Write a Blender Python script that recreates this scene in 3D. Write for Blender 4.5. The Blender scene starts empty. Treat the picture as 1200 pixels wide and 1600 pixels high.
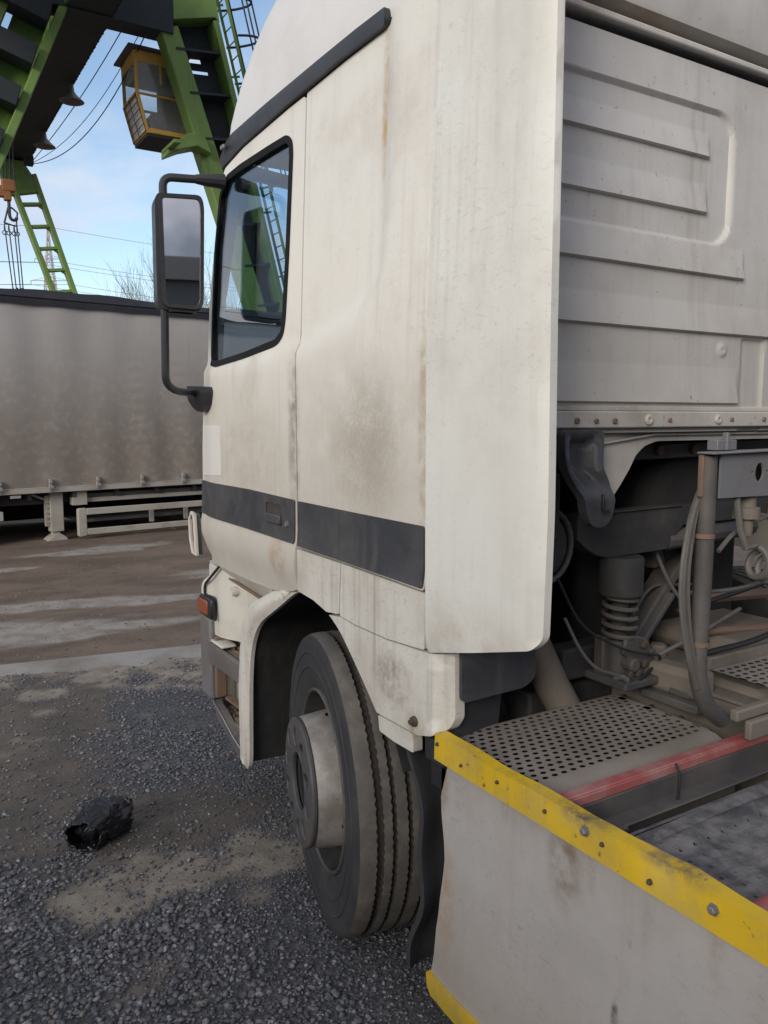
import bpy, bmesh, math, random
import numpy as np
from mathutils import Vector, Matrix
from mathutils.geometry import delaunay_2d_cdt
random.seed(7)
R = math.radians
scene = bpy.context.scene
col = scene.collection

# ------------------------------------------------------------------ camera, sky, sun, exposure
cam_d = bpy.data.cameras.new('camera')
cam_d.sensor_fit = 'HORIZONTAL'
cam_d.sensor_width = 36.0
cam_d.lens = 37.8
cam_d.clip_start = 0.05
cam_d.clip_end = 3000
cam = bpy.data.objects.new('camera', cam_d)
col.objects.link(cam)
cam.location = (0, 0, 1.70)
cam.rotation_euler = (R(90 - 6.789), 0, R(-31.71))
scene.camera = cam

SUN_AZ = Vector((-0.85, -0.53, 0)).normalized()      # horizontal direction towards the sun
SUN_EL = R(20)
world = bpy.data.worlds.new('World')
scene.world = world
world.use_nodes = True
nt = world.node_tree
nt.nodes.clear()
def wn(t): return nt.nodes.new(t)
def wmath(op, a, b=None, clamp=False):
    n = wn('ShaderNodeMath'); n.operation = op; n.use_clamp = clamp
    for i, v in enumerate((a, b)):
        if v is None: continue
        if isinstance(v, (int, float)): n.inputs[i].default_value = v
        else: nt.links.new(v, n.inputs[i])
    return n.outputs[0]
w_out = wn('ShaderNodeOutputWorld'); w_bg = wn('ShaderNodeBackground')
w_sky = wn('ShaderNodeTexSky'); w_sky.sky_type = 'NISHITA'; w_sky.sun_disc = False
w_sky.sun_elevation = SUN_EL
w_sky.sun_rotation = math.atan2(SUN_AZ.x, SUN_AZ.y)
w_sky.air_density = 1.0; w_sky.dust_density = 0.3; w_sky.ozone_density = 1.0
w_tc = wn('ShaderNodeTexCoord')
w_sep = wn('ShaderNodeSeparateXYZ'); nt.links.new(w_tc.outputs['Generated'], w_sep.inputs[0])
zz = wmath('ADD', wmath('MAXIMUM', w_sep.outputs['Z'], 0.0), 0.26)
w_cmb = wn('ShaderNodeCombineXYZ')
nt.links.new(wmath('DIVIDE', w_sep.outputs['X'], zz), w_cmb.inputs[0])
nt.links.new(wmath('DIVIDE', w_sep.outputs['Y'], zz), w_cmb.inputs[1])
w_n1 = wn('ShaderNodeTexNoise'); w_n1.inputs['Scale'].default_value = 1.35
w_n1.inputs['Detail'].default_value = 7; w_n1.inputs['Roughness'].default_value = 0.55
w_o1 = wn('ShaderNodeVectorMath'); w_o1.operation = 'ADD'; w_o1.inputs[1].default_value = (-1.1, -4.4, 0.0)
nt.links.new(w_cmb.outputs[0], w_o1.inputs[0]); nt.links.new(w_o1.outputs[0], w_n1.inputs['Vector'])
w_n2 = wn('ShaderNodeTexNoise'); w_n2.inputs['Scale'].default_value = 0.5
w_n2.inputs['Detail'].default_value = 5
w_off = wn('ShaderNodeVectorMath'); w_off.operation = 'ADD'; w_off.inputs[1].default_value = (3.1, 7.7, 0)
nt.links.new(w_cmb.outputs[0], w_off.inputs[0]); nt.links.new(w_off.outputs[0], w_n2.inputs['Vector'])
# the cloud deck thickens away from the clear part of the sky ahead
back = wmath('ADD', wmath('ADD', wmath('MULTIPLY', w_sep.outputs['Y'], -0.20), wmath('MULTIPLY', w_sep.outputs['X'], -0.06)), 0.15)
low_sky = wmath('MULTIPLY', wmath('SUBTRACT', 1.0, wmath('MULTIPLY', w_sep.outputs['Z'], 2.6), True), 0.13)
cov_in = wmath('ADD', wmath('ADD', w_n1.outputs['Fac'], back), low_sky)
cov = wn('ShaderNodeMapRange'); cov.interpolation_type = 'SMOOTHSTEP'
cov.inputs['From Min'].default_value = 0.43; cov.inputs['From Max'].default_value = 0.74
nt.links.new(cov_in, cov.inputs['Value'])
w_ccol = wn('ShaderNodeValToRGB')
w_ccol.color_ramp.elements[0].position = 0.42; w_ccol.color_ramp.elements[0].color = (1.2, 1.35, 1.75, 1)
w_ccol.color_ramp.elements[1].position = 0.70; w_ccol.color_ramp.elements[1].color = (6.0, 5.6, 5.1, 1)
w_e = w_ccol.color_ramp.elements.new(0.56); w_e.color = (3.9, 3.9, 4.5, 1)
nt.links.new(wmath('ADD', w_n2.outputs['Fac'], wmath('MULTIPLY', wmath('ADD', w_sep.outputs['Y'], 0.3), 0.12)), w_ccol.inputs[0])
w_mix = wn('ShaderNodeMix'); w_mix.data_type = 'RGBA'
nt.links.new(cov.outputs[0], w_mix.inputs['Factor'])
nt.links.new(w_sky.outputs[0], w_mix.inputs['A']); nt.links.new(w_ccol.outputs[0], w_mix.inputs['B'])
nt.links.new(w_mix.outputs['Result'], w_bg.inputs['Color'])
w_bg.inputs['Strength'].default_value = 0.135
nt.links.new(w_bg.outputs[0], w_out.inputs[0])

sun_d = bpy.data.lights.new('sun', 'SUN')
sun_d.energy = 1.85
sun_d.angle = R(24)
sun_d.color = (1.0, 0.945, 0.865)
sun = bpy.data.objects.new('sun', sun_d)
col.objects.link(sun)
sun_vec = Vector((SUN_AZ.x * math.cos(SUN_EL), SUN_AZ.y * math.cos(SUN_EL), math.sin(SUN_EL)))
sun.rotation_euler = sun_vec.to_track_quat('Z', 'Y').to_euler()

scene.view_settings.view_transform = 'Standard'
scene.view_settings.look = 'None'
scene.view_settings.gamma = 1.0
scene.view_settings.exposure = 0.52
scene.view_settings.use_curve_mapping = False

# ------------------------------------------------------------------ materials
def mat(name, base, rough=0.6, metal=0.0, dirt=None, dirt_scale=3.0, dirt_rng=(0.45, 0.75), dirt_amt=0.7,
        streak=0.0, streak_col=(0.16, 0.13, 0.10), speck=0.0, speck_col=(0.06, 0.05, 0.045), speck_scale=90,
        rust=0.0, rust_col=(0.22, 0.09, 0.03), vary=0.0, bump=0.0, bump_scale=60, stains=(), lower=None, spec=0.5,
        crackle=0.0, coat=0.0):
    m = bpy.data.materials.new(name); m.use_nodes = True
    t = m.node_tree; N = t.nodes; L = t.links
    bsdf = N['Principled BSDF']
    tc = N.new('ShaderNodeTexCoord'); co = tc.outputs['Object']
    cur = None
    def noise(scale, detail=5, rough_=0.6, vec=None, dist=0.0):
        n = N.new('ShaderNodeTexNoise'); n.inputs['Scale'].default_value = scale
        n.inputs['Detail'].default_value = detail; n.inputs['Roughness'].default_value = rough_
        n.inputs['Distortion'].default_value = dist
        L.new(vec or co, n.inputs['Vector']); return n.outputs['Fac']
    def ramp(v, lo, hi, amt=1.0):
        r = N.new('ShaderNodeMapRange'); r.inputs['From Min'].default_value = lo; r.inputs['From Max'].default_value = hi
        r.inputs['To Max'].default_value = amt; r.interpolation_type = 'SMOOTHSTEP'; L.new(v, r.inputs['Value']); return r.outputs[0]
    def mul(a, b):
        n = N.new('ShaderNodeMath'); n.operation = 'MULTIPLY'; n.use_clamp = True
        for i, v in enumerate((a, b)):
            if isinstance(v, (int, float)): n.inputs[i].default_value = v
            else: L.new(v, n.inputs[i])
        return n.outputs[0]
    def mixc(fac, colr):
        nonlocal cur
        n = N.new('ShaderNodeMix'); n.data_type = 'RGBA'
        L.new(fac, n.inputs['Factor'])
        if cur is None: n.inputs['A'].default_value = (*base, 1)
        else: L.new(cur, n.inputs['A'])
        n.inputs['B'].default_value = (*colr, 1)
        cur = n.outputs['Result']
    def mapped(scale, loc=(0, 0, 0)):
        mp = N.new('ShaderNodeMapping'); mp.inputs['Scale'].default_value = scale; mp.inputs['Location'].default_value = loc
        L.new(co, mp.inputs['Vector']); return mp.outputs[0]
    if vary: mixc(ramp(noise(1.7, 4), 0.35, 0.7, vary), tuple(c * 0.55 for c in base))
    if dirt: mixc(ramp(noise(dirt_scale, 8, 0.65), dirt_rng[0], dirt_rng[1], dirt_amt), dirt)
    if streak: mixc(mul(ramp(noise(1.0, 4, 0.6, mapped((26, 26, 0.9))), 0.48, 0.72, streak), ramp(noise(1.6, 3), 0.35, 0.65)), streak_col)
    for (c, rad, colr, amt, sc) in stains:
        gr = N.new('ShaderNodeTexGradient'); gr.gradient_type = 'SPHERICAL'
        L.new(mapped(tuple(1 / q for q in rad), tuple(-a / q for a, q in zip(c, rad))), gr.inputs[0])
        f = mul(ramp(gr.outputs['Fac'], 0.0, 0.75), ramp(noise(sc, 7, 0.7), 0.3, 0.68, amt))
        mixc(f, colr)
    if lower:            # splash dirt up to a height: (z0, z1, colour, amount)
        s = N.new('ShaderNodeSeparateXYZ'); L.new(co, s.inputs[0])
        n = N.new('ShaderNodeMath'); n.operation = 'ADD'; L.new(s.outputs['Z'], n.inputs[0])
        q = N.new('ShaderNodeMath'); q.operation = 'MULTIPLY'; q.inputs[1].default_value = 0.08 * (lower[1] - lower[0]); L.new(noise(2.2, 5), q.inputs[0])
        L.new(q.outputs[0], n.inputs[1])
        mixc(mul(ramp(n.outputs[0], lower[1] + 0.25 * (lower[1] - lower[0]), lower[0] + 0.25 * (lower[1] - lower[0]), lower[3]), ramp(noise(11, 7), -0.25, 0.6)), lower[2])
    if speck: mixc(ramp(noise(speck_scale, 3, 0.6), 0.66, 0.74, speck), speck_col)
    if rust: mixc(ramp(noise(4.3, 9, 0.72), 0.72 - 0.2 * rust, 0.80 - 0.2 * rust), rust_col)
    cf = None
    if crackle:
        v = N.new('ShaderNodeTexNoise'); v.inputs['Scale'].default_value = 1; v.inputs['Detail'].default_value = 9
        v.inputs['Roughness'].default_value = 0.8; v.inputs['Distortion'].default_value = 1.2
        L.new(mapped((34, 34, 75)), v.inputs['Vector'])
        cf = mul(ramp(v.outputs['Fac'], 0.545, 0.60, crackle), ramp(noise(1.4, 3), 0.30, 0.60))
        mixc(cf, tuple(c * 0.52 for c in base))
    if cur is None: bsdf.inputs['Base Color'].default_value = (*base, 1)
    else: L.new(cur, bsdf.inputs['Base Color'])
    bsdf.inputs['Roughness'].default_value = rough
    L.new(ramp(noise(12, 5), 0.2, 0.8, 1.0), (rr := N.new('ShaderNodeMapRange')).inputs['Value'])
    rr.inputs['To Min'].default_value = max(0.02, rough - 0.08); rr.inputs['To Max'].default_value = min(1, rough + 0.12)
    L.new(rr.outputs[0], bsdf.inputs['Roughness'])
    bsdf.inputs['Metallic'].default_value = metal
    bsdf.inputs['Specular IOR Level'].default_value = spec
    bsdf.inputs['Coat Weight'].default_value = coat
    if bump:
        b = N.new('ShaderNodeBump'); b.inputs['Strength'].default_value = bump; b.inputs['Distance'].default_value = 0.004
        L.new(noise(bump_scale, 6, 0.65), b.inputs['Height']); L.new(b.outputs[0], bsdf.inputs['Normal'])
    return m

DUST = (0.30, 0.255, 0.20)
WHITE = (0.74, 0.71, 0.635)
M = {}
M['paint'] = mat('white_paint', WHITE, 0.42, dirt=(0.50, 0.45, 0.37), dirt_scale=2.2, dirt_rng=(0.48, 0.8), dirt_amt=0.75,
    streak=0.24, streak_col=(0.38, 0.32, 0.24), crackle=0.18, speck=0.12, speck_scale=110, bump=0.10, bump_scale=45,
    stains=[((1.17, 2.05, 1.66), (0.4, 0.50, 0.38), (0.36, 0.31, 0.24), 0.34, 7), ((1.17, 2.0, 1.60), (0.4, 0.28, 0.30), (0.24, 0.20, 0.155), 0.40, 90), ((1.17, 1.98, 1.62), (0.4, 0.22, 0.30), (0.30, 0.255, 0.20), 0.42, 4), ((1.17, 2.9, 1.55), (0.4, 0.5, 0.3), (0.45, 0.39, 0.30), 0.5, 12),
            ((1.17, 2.47, 1.62), (0.3, 0.06, 0.42), (0.17, 0.14, 0.10), 0.8, 14),
            ((1.17, 2.60, 1.20), (0.3, 0.10, 0.12), (0.42, 0.22, 0.06), 0.8, 12),
            ((1.19, 1.95, 2.55), (0.3, 0.03, 0.30), (0.52, 0.30, 0.10), 0.9, 16),
            ((1.17, 1.705, 1.65), (0.3, 0.03, 0.5), (0.36, 0.27, 0.15), 0.7, 22)],
    lower=(1.0, 1.9, (0.42, 0.37, 0.30), 0.55))
M['fender_paint'] = mat('dirty_white_plastic', (0.66, 0.63, 0.56), 0.55, dirt=(0.40, 0.36, 0.30), dirt_scale=2.6, dirt_rng=(0.42, 0.75), dirt_amt=0.7,
    streak=0.4, crackle=0.5, bump=0.22, bump_scale=40, speck=0.35, speck_scale=60, speck_col=(0.2, 0.12, 0.08),
    stains=[((1.17, 1.85, 0.97), (0.3, 0.14, 0.10), (0.20, 0.14, 0.10), 0.75, 26), ((1.17, 1.73, 0.87), (0.3, 0.06, 0.06), (0.3, 0.2, 0.1), 0.8, 20)])
M['fairing_paint'] = mat('fairing_white', (0.72, 0.71, 0.65), 0.40, dirt=(0.55, 0.51, 0.43), dirt_scale=1.8, dirt_rng=(0.45, 0.8), dirt_amt=0.7,
    crackle=0.35, streak=0.25, streak_col=(0.4, 0.35, 0.27), bump=0.10, bump_scale=40, speck=0.15, speck_scale=55,
    stains=[((1.17, 1.5, 1.1), (0.3, 0.35, 0.22), (0.45, 0.38, 0.29), 0.6, 7)])
M['roof_paint'] = mat('roof_white', (0.72, 0.70, 0.67), 0.38, dirt=(0.5, 0.46, 0.4), dirt_amt=0.4, bump=0.04)
M['rear_paint'] = mat('rear_wall_paint', (0.60, 0.58, 0.545), 0.55, dirt=(0.42, 0.39, 0.345), dirt_scale=2.0, dirt_rng=(0.4, 0.75), dirt_amt=0.7,
    speck=0.45, speck_scale=70, streak=0.25, bump=0.06, bump_scale=60,
    stains=[((1.6, 1.55, 2.72), (0.5, 0.3, 0.04), (0.42, 0.29, 0.17), 0.8, 8)], lower=(1.6, 2.2, (0.36, 0.33, 0.28), 0.6))
M['sill_paint'] = mat('rail_paint', (0.48, 0.45, 0.40), 0.6, dirt=(0.28, 0.25, 0.21), dirt_amt=0.8, rust=0.25, speck=0.4, speck_scale=50)
M['step_paint'] = mat('step_well_paint', (0.66, 0.63, 0.55), 0.5, dirt=(0.42, 0.37, 0.29), dirt_amt=0.6, rust=0.30, rust_col=(0.36, 0.19, 0.07), bump=0.1, streak=0.4)
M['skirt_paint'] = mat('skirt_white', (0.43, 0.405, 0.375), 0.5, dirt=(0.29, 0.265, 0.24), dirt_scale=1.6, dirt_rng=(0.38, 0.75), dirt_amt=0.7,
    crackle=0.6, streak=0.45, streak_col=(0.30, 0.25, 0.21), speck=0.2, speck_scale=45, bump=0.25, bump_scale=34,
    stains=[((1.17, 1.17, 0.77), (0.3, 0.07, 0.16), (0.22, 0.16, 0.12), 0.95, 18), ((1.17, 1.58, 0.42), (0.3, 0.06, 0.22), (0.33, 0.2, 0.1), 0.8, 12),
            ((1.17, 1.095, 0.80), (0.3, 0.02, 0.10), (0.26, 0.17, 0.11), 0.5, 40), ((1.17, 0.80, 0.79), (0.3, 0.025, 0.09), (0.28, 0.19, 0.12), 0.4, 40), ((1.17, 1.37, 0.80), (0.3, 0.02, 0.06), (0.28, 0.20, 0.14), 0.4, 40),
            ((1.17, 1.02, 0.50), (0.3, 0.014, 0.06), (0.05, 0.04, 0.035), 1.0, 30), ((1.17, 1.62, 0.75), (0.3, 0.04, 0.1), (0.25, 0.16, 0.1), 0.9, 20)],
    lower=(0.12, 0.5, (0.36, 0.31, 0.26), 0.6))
M['yellow'] = mat('yellow_paint', (0.66, 0.43, 0.018), 0.5, dirt=(0.42, 0.32, 0.10), dirt_amt=0.75, dirt_scale=7, dirt_rng=(0.4, 0.7), rust=0.30, rust_col=(0.15, 0.12, 0.09), speck=0.9, speck_scale=34, bump=0.2, streak=0.45, streak_col=(0.30, 0.22, 0.07),
    stains=[((1.18, 1.12, 0.89), (0.1, 0.10, 0.035), (0.10, 0.09, 0.08), 0.95, 22), ((1.18, 0.9, 0.89), (0.1, 0.12, 0.03), (0.13, 0.11, 0.09), 0.95, 22)])
M['stripe'] = mat('dark_plastic', (0.036, 0.039, 0.047), 0.5, dirt=(0.082, 0.079, 0.076), dirt_scale=3, dirt_rng=(0.38, 0.68), dirt_amt=0.85, streak=0.6, streak_col=(0.115, 0.105, 0.096), speck=0.5, speck_scale=50, speck_col=(0.12, 0.11, 0.10), bump=0.3, bump_scale=160)
M['black'] = mat('black_plastic', (0.022, 0.023, 0.027), 0.42, dirt=(0.07, 0.068, 0.062), dirt_amt=0.4, bump=0.1, bump_scale=150)
M['trim'] = mat('trim_rubber', (0.028, 0.030, 0.036), 0.5, dirt=(0.10, 0.09, 0.075), dirt_amt=0.4)
M['liner'] = mat('wheel_liner', (0.022, 0.022, 0.022), 0.8, dirt=(0.055, 0.05, 0.042), dirt_scale=6, dirt_amt=0.7, bump=0.6, bump_scale=24, streak=0.5, streak_col=(0.08, 0.07, 0.055))
M['flap'] = mat('rubber_flap', (0.035, 0.036, 0.04), 0.75, dirt=(0.085, 0.078, 0.068), dirt_amt=0.7, bump=0.4, bump_scale=80)
M['tyre'] = mat('tyre_rubber', (0.030, 0.031, 0.034), 0.72, dirt=(0.075, 0.068, 0.058), dirt_scale=5, dirt_rng=(0.4, 0.8), dirt_amt=0.7, bump=0.25, bump_scale=70)
M['tread'] = mat('tyre_tread', (0.095, 0.088, 0.078), 0.85, dirt=(0.16, 0.14, 0.115), dirt_scale=14, dirt_rng=(0.4, 0.7), dirt_amt=0.8, bump=0.6, bump_scale=55, speck=0.5, speck_scale=45, speck_col=(0.03, 0.03, 0.03))
M['groove'] = mat('tread_groove_mud', (0.040, 0.031, 0.024), 0.9, dirt=(0.02, 0.017, 0.014), dirt_scale=30, dirt_amt=0.9, bump=0.8, bump_scale=60)
M['rim'] = mat('rim_silver', (0.40, 0.375, 0.345), 0.55, metal=0.2, dirt=(0.19, 0.165, 0.135), dirt_scale=8, dirt_rng=(0.36, 0.68), dirt_amt=0.8, rust=0.30, rust_col=(0.30, 0.17, 0.09), speck=0.5, bump=0.1)
M['hub'] = mat('hub_grey', (0.085, 0.083, 0.084), 0.6, metal=0.2, dirt=(0.17, 0.145, 0.12), dirt_scale=8, dirt_amt=0.7, bump=0.2)
M['dark'] = mat('dark_steel', (0.035, 0.034, 0.034), 0.75, dirt=(0.09, 0.08, 0.068), dirt_scale=5, dirt_amt=0.7, bump=0.3)
M['void'] = mat('void_black', (0.018, 0.018, 0.018), 0.9, dirt=(0.04, 0.036, 0.03), dirt_amt=0.7)
M['frame'] = mat('frame_steel', (0.060, 0.059, 0.060), 0.65, dirt=(0.135, 0.118, 0.098), dirt_scale=4, dirt_rng=(0.35, 0.7), dirt_amt=0.8, rust=0.22, speck=0.5, bump=0.25)
M['dusty'] = mat('dusty_steel', (0.185, 0.157, 0.127), 0.85, dirt=(0.09, 0.077, 0.064), dirt_scale=5, dirt_amt=0.7, rust=0.12, bump=0.3, speck=0.4)
M['deck'] = mat('deck_aluminium', (0.265, 0.235, 0.200), 0.7, dirt=(0.19, 0.165, 0.135), dirt_scale=4, dirt_rng=(0.35, 0.7), dirt_amt=0.8, speck=0.35, speck_scale=30, bump=0.12)
M['deck_dirty'] = mat('deck_blackened', (0.20, 0.19, 0.18), 0.7, dirt=(0.050, 0.051, 0.058), dirt_scale=16, dirt_rng=(0.34, 0.68), dirt_amt=0.92, vary=0.5, speck=0.7, speck_scale=60, speck_col=(0.03, 0.03, 0.035), bump=0.3)
M['red'] = mat('red_paint', (0.33, 0.085, 0.080), 0.65, dirt=(0.36, 0.24, 0.21), dirt_scale=9, dirt_rng=(0.4, 0.7), dirt_amt=0.7, speck=0.4)
M['steel'] = mat('grey_steel', (0.20, 0.20, 0.21), 0.55, metal=0.2, dirt=(0.17, 0.145, 0.12), dirt_amt=0.8, dirt_rng=(0.35,0.7), bump=0.1)
M['step_edge'] = mat('scuffed_step_edge', (0.155, 0.14, 0.13), 0.55, metal=0.2, dirt=(0.27, 0.24, 0.21), dirt_scale=7, dirt_rng=(0.4, 0.7), dirt_amt=0.6, streak=0.6, streak_col=(0.10, 0.085, 0.075))
M['highlight'] = mat('highlight_metal', (0.5, 0.5, 0.52), 0.35, metal=0.8)
M['rusty'] = mat('rusty_steel', (0.20, 0.13, 0.09), 0.8, dirt=(0.12, 0.10, 0.085), dirt_scale=12, dirt_amt=0.8)
M['bolt'] = mat('bolt_steel', (0.10, 0.085, 0.07), 0.6, metal=0.4, rust=0.5)
M['hose'] = mat('air_hose', (0.12, 0.115, 0.105), 0.65, dirt=(0.21, 0.185, 0.15), dirt_scale=9, dirt_amt=0.7)
M['orange'] = mat('orange_lens', (0.26, 0.075, 0.028), 0.35, dirt=(0.16, 0.06, 0.035), dirt_amt=0.5)
M['interior'] = mat('cab_trim_grey', (0.06, 0.062, 0.068), 0.8)
M['seat'] = mat('seat_fabric', (0.045, 0.05, 0.065), 0.95)
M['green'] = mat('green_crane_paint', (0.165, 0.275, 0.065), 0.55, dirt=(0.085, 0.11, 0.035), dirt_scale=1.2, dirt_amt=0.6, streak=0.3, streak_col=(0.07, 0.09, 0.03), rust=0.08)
M['girder'] = mat('girder_shade', (0.022, 0.030, 0.036), 0.7, dirt=(0.034, 0.032, 0.032), dirt_scale=1.0, dirt_amt=0.6)  # crane paint with shade mixed in, for undersides, webs and rungs
M['cabin_y'] = mat('cabin_orange', (0.66, 0.37, 0.075), 0.55, dirt=(0.42, 0.23, 0.06), dirt_amt=0.6, dirt_scale=2)
M['cabin_roof'] = mat('cabin_roof_grey', (0.10, 0.10, 0.11), 0.7)
M['cable'] = mat('black_cable', (0.015, 0.016, 0.018), 0.6)
M['hook'] = mat('hook_orange', (0.30, 0.13, 0.045), 0.6, rust=0.4)
M['chain'] = mat('chain_steel', (0.05, 0.05, 0.055), 0.6, metal=0.4)
M['lampshade'] = mat('lamp_enamel', (0.18, 0.16, 0.15), 0.5)
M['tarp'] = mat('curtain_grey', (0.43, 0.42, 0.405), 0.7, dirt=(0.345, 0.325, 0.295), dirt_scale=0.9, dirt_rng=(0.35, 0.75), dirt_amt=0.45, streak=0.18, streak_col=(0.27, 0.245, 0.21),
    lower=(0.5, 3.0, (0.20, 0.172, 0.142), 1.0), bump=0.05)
M['tarp_top'] = mat('curtain_rail_black', (0.026, 0.028, 0.036), 0.5, dirt=(0.06, 0.058, 0.058), dirt_amt=0.5)
M['trailer_rail'] = mat('trailer_rail_grey', (0.36, 0.335, 0.29), 0.6, dirt=(0.24, 0.205, 0.165), dirt_scale=3, dirt_amt=0.8)
M['buckle'] = mat('buckle_steel', (0.30, 0.29, 0.28), 0.5, metal=0.3)
M['concrete'] = mat('concrete', (0.30, 0.285, 0.26), 0.85, dirt=(0.17, 0.15, 0.125), dirt_scale=2.5, dirt_rng=(0.35, 0.7), dirt_amt=0.8, speck=0.6, speck_scale=40, bump=0.3)
M['bag'] = mat('bag_plastic', (0.013, 0.013, 0.016), 0.28, bump=0.12, bump_scale=22)
M['bark'] = mat('bark', (0.14, 0.115, 0.105), 0.9)
M['pylon'] = mat('pylon_paint', (0.48, 0.40, 0.38), 0.6)
M['wire'] = mat('power_wire', (0.38, 0.38, 0.41), 0.6)
M['shed'] = mat('shed_cladding', (0.10, 0.10, 0.105), 0.7, dirt=(0.06, 0.055, 0.05), dirt_amt=0.6, dirt_scale=0.5)

def glass(name, tint, ior=1.55, rough=0.0):
    m = bpy.data.materials.new(name); m.use_nodes = True
    t = m.node_tree; t.nodes.clear()
    o = t.nodes.new('ShaderNodeOutputMaterial'); mx = t.nodes.new('ShaderNodeMixShader')
    a = t.nodes.new('ShaderNodeBsdfTransparent'); a.inputs[0].default_value = (*tint, 1)
    g = t.nodes.new('ShaderNodeBsdfGlossy'); g.inputs['Roughness'].default_value = rough; g.inputs[0].default_value = (0.95, 0.97, 1, 1)
    f = t.nodes.new('ShaderNodeFresnel'); ge = t.nodes.new('ShaderNodeNewGeometry'); m1 = t.nodes.new('ShaderNodeMath'); m1.operation = 'MULTIPLY_ADD'; m1.inputs[1].default_value = -2; m1.inputs[2].default_value = 1
    t.links.new(ge.outputs['Backfacing'], m1.inputs[0]); m2 = t.nodes.new('ShaderNodeMath'); m2.operation = 'POWER'; m2.inputs[0].default_value = ior; t.links.new(m1.outputs[0], m2.inputs[1]); t.links.new(m2.outputs[0], f.inputs[0])   # both faces of the pane reflect alike
    t.links.new(f.outputs[0], mx.inputs[0]); t.links.new(a.outputs[0], mx.inputs[1]); t.links.new(g.outputs[0], mx.inputs[2])
    t.links.new(mx.outputs[0], o.inputs[0]); return m
M['glass'] = glass('window_glass', (0.80, 0.87, 0.92), 1.5)
M['seal'] = mat('window_rubber', (0.010, 0.0105, 0.012), 0.8, dirt=(0.03, 0.029, 0.027), dirt_amt=0.4, spec=0.2)
M['cabin_glass'] = glass('cabin_glass', (0.85, 0.88, 0.9), 1.5)
_t = M['cabin_glass'].node_tree; _o = [n for n in _t.nodes if n.type == 'OUTPUT_MATERIAL'][0]; _g = [n for n in _t.nodes if n.type == 'MIX_SHADER'][0]
_d = _t.nodes.new('ShaderNodeBsdfDiffuse'); _d.inputs[0].default_value = (0.42, 0.41, 0.39, 1); _m = _t.nodes.new('ShaderNodeMixShader'); _n = _t.nodes.new('ShaderNodeTexNoise'); _n.inputs['Scale'].default_value = 2.5; _n.inputs['Detail'].default_value = 6
_r = _t.nodes.new('ShaderNodeMapRange'); _r.inputs['To Min'].default_value = 0.10; _r.inputs['To Max'].default_value = 0.62; _t.links.new(_n.outputs['Fac'], _r.inputs['Value']); _t.links.new(_r.outputs[0], _m.inputs[0])
_t.links.new(_g.outputs[0], _m.inputs[1]); _t.links.new(_d.outputs[0], _m.inputs[2]); _t.links.new(_m.outputs[0], _o.inputs[0])     # dusty panes
M['dirty_glass'] = mat('dirty_cabin_glass', (0.62, 0.61, 0.59), 0.5, dirt=(0.25, 0.24, 0.22), dirt_scale=3, dirt_amt=0.8)
m = bpy.data.materials.new('mirror_glass'); m.use_nodes = True
b = m.node_tree.nodes['Principled BSDF']; b.inputs['Metallic'].default_value = 1; b.inputs['Roughness'].default_value = 0.02
b.inputs['Base Color'].default_value = (0.72, 0.73, 0.72, 1); M['mirror'] = m

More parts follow.
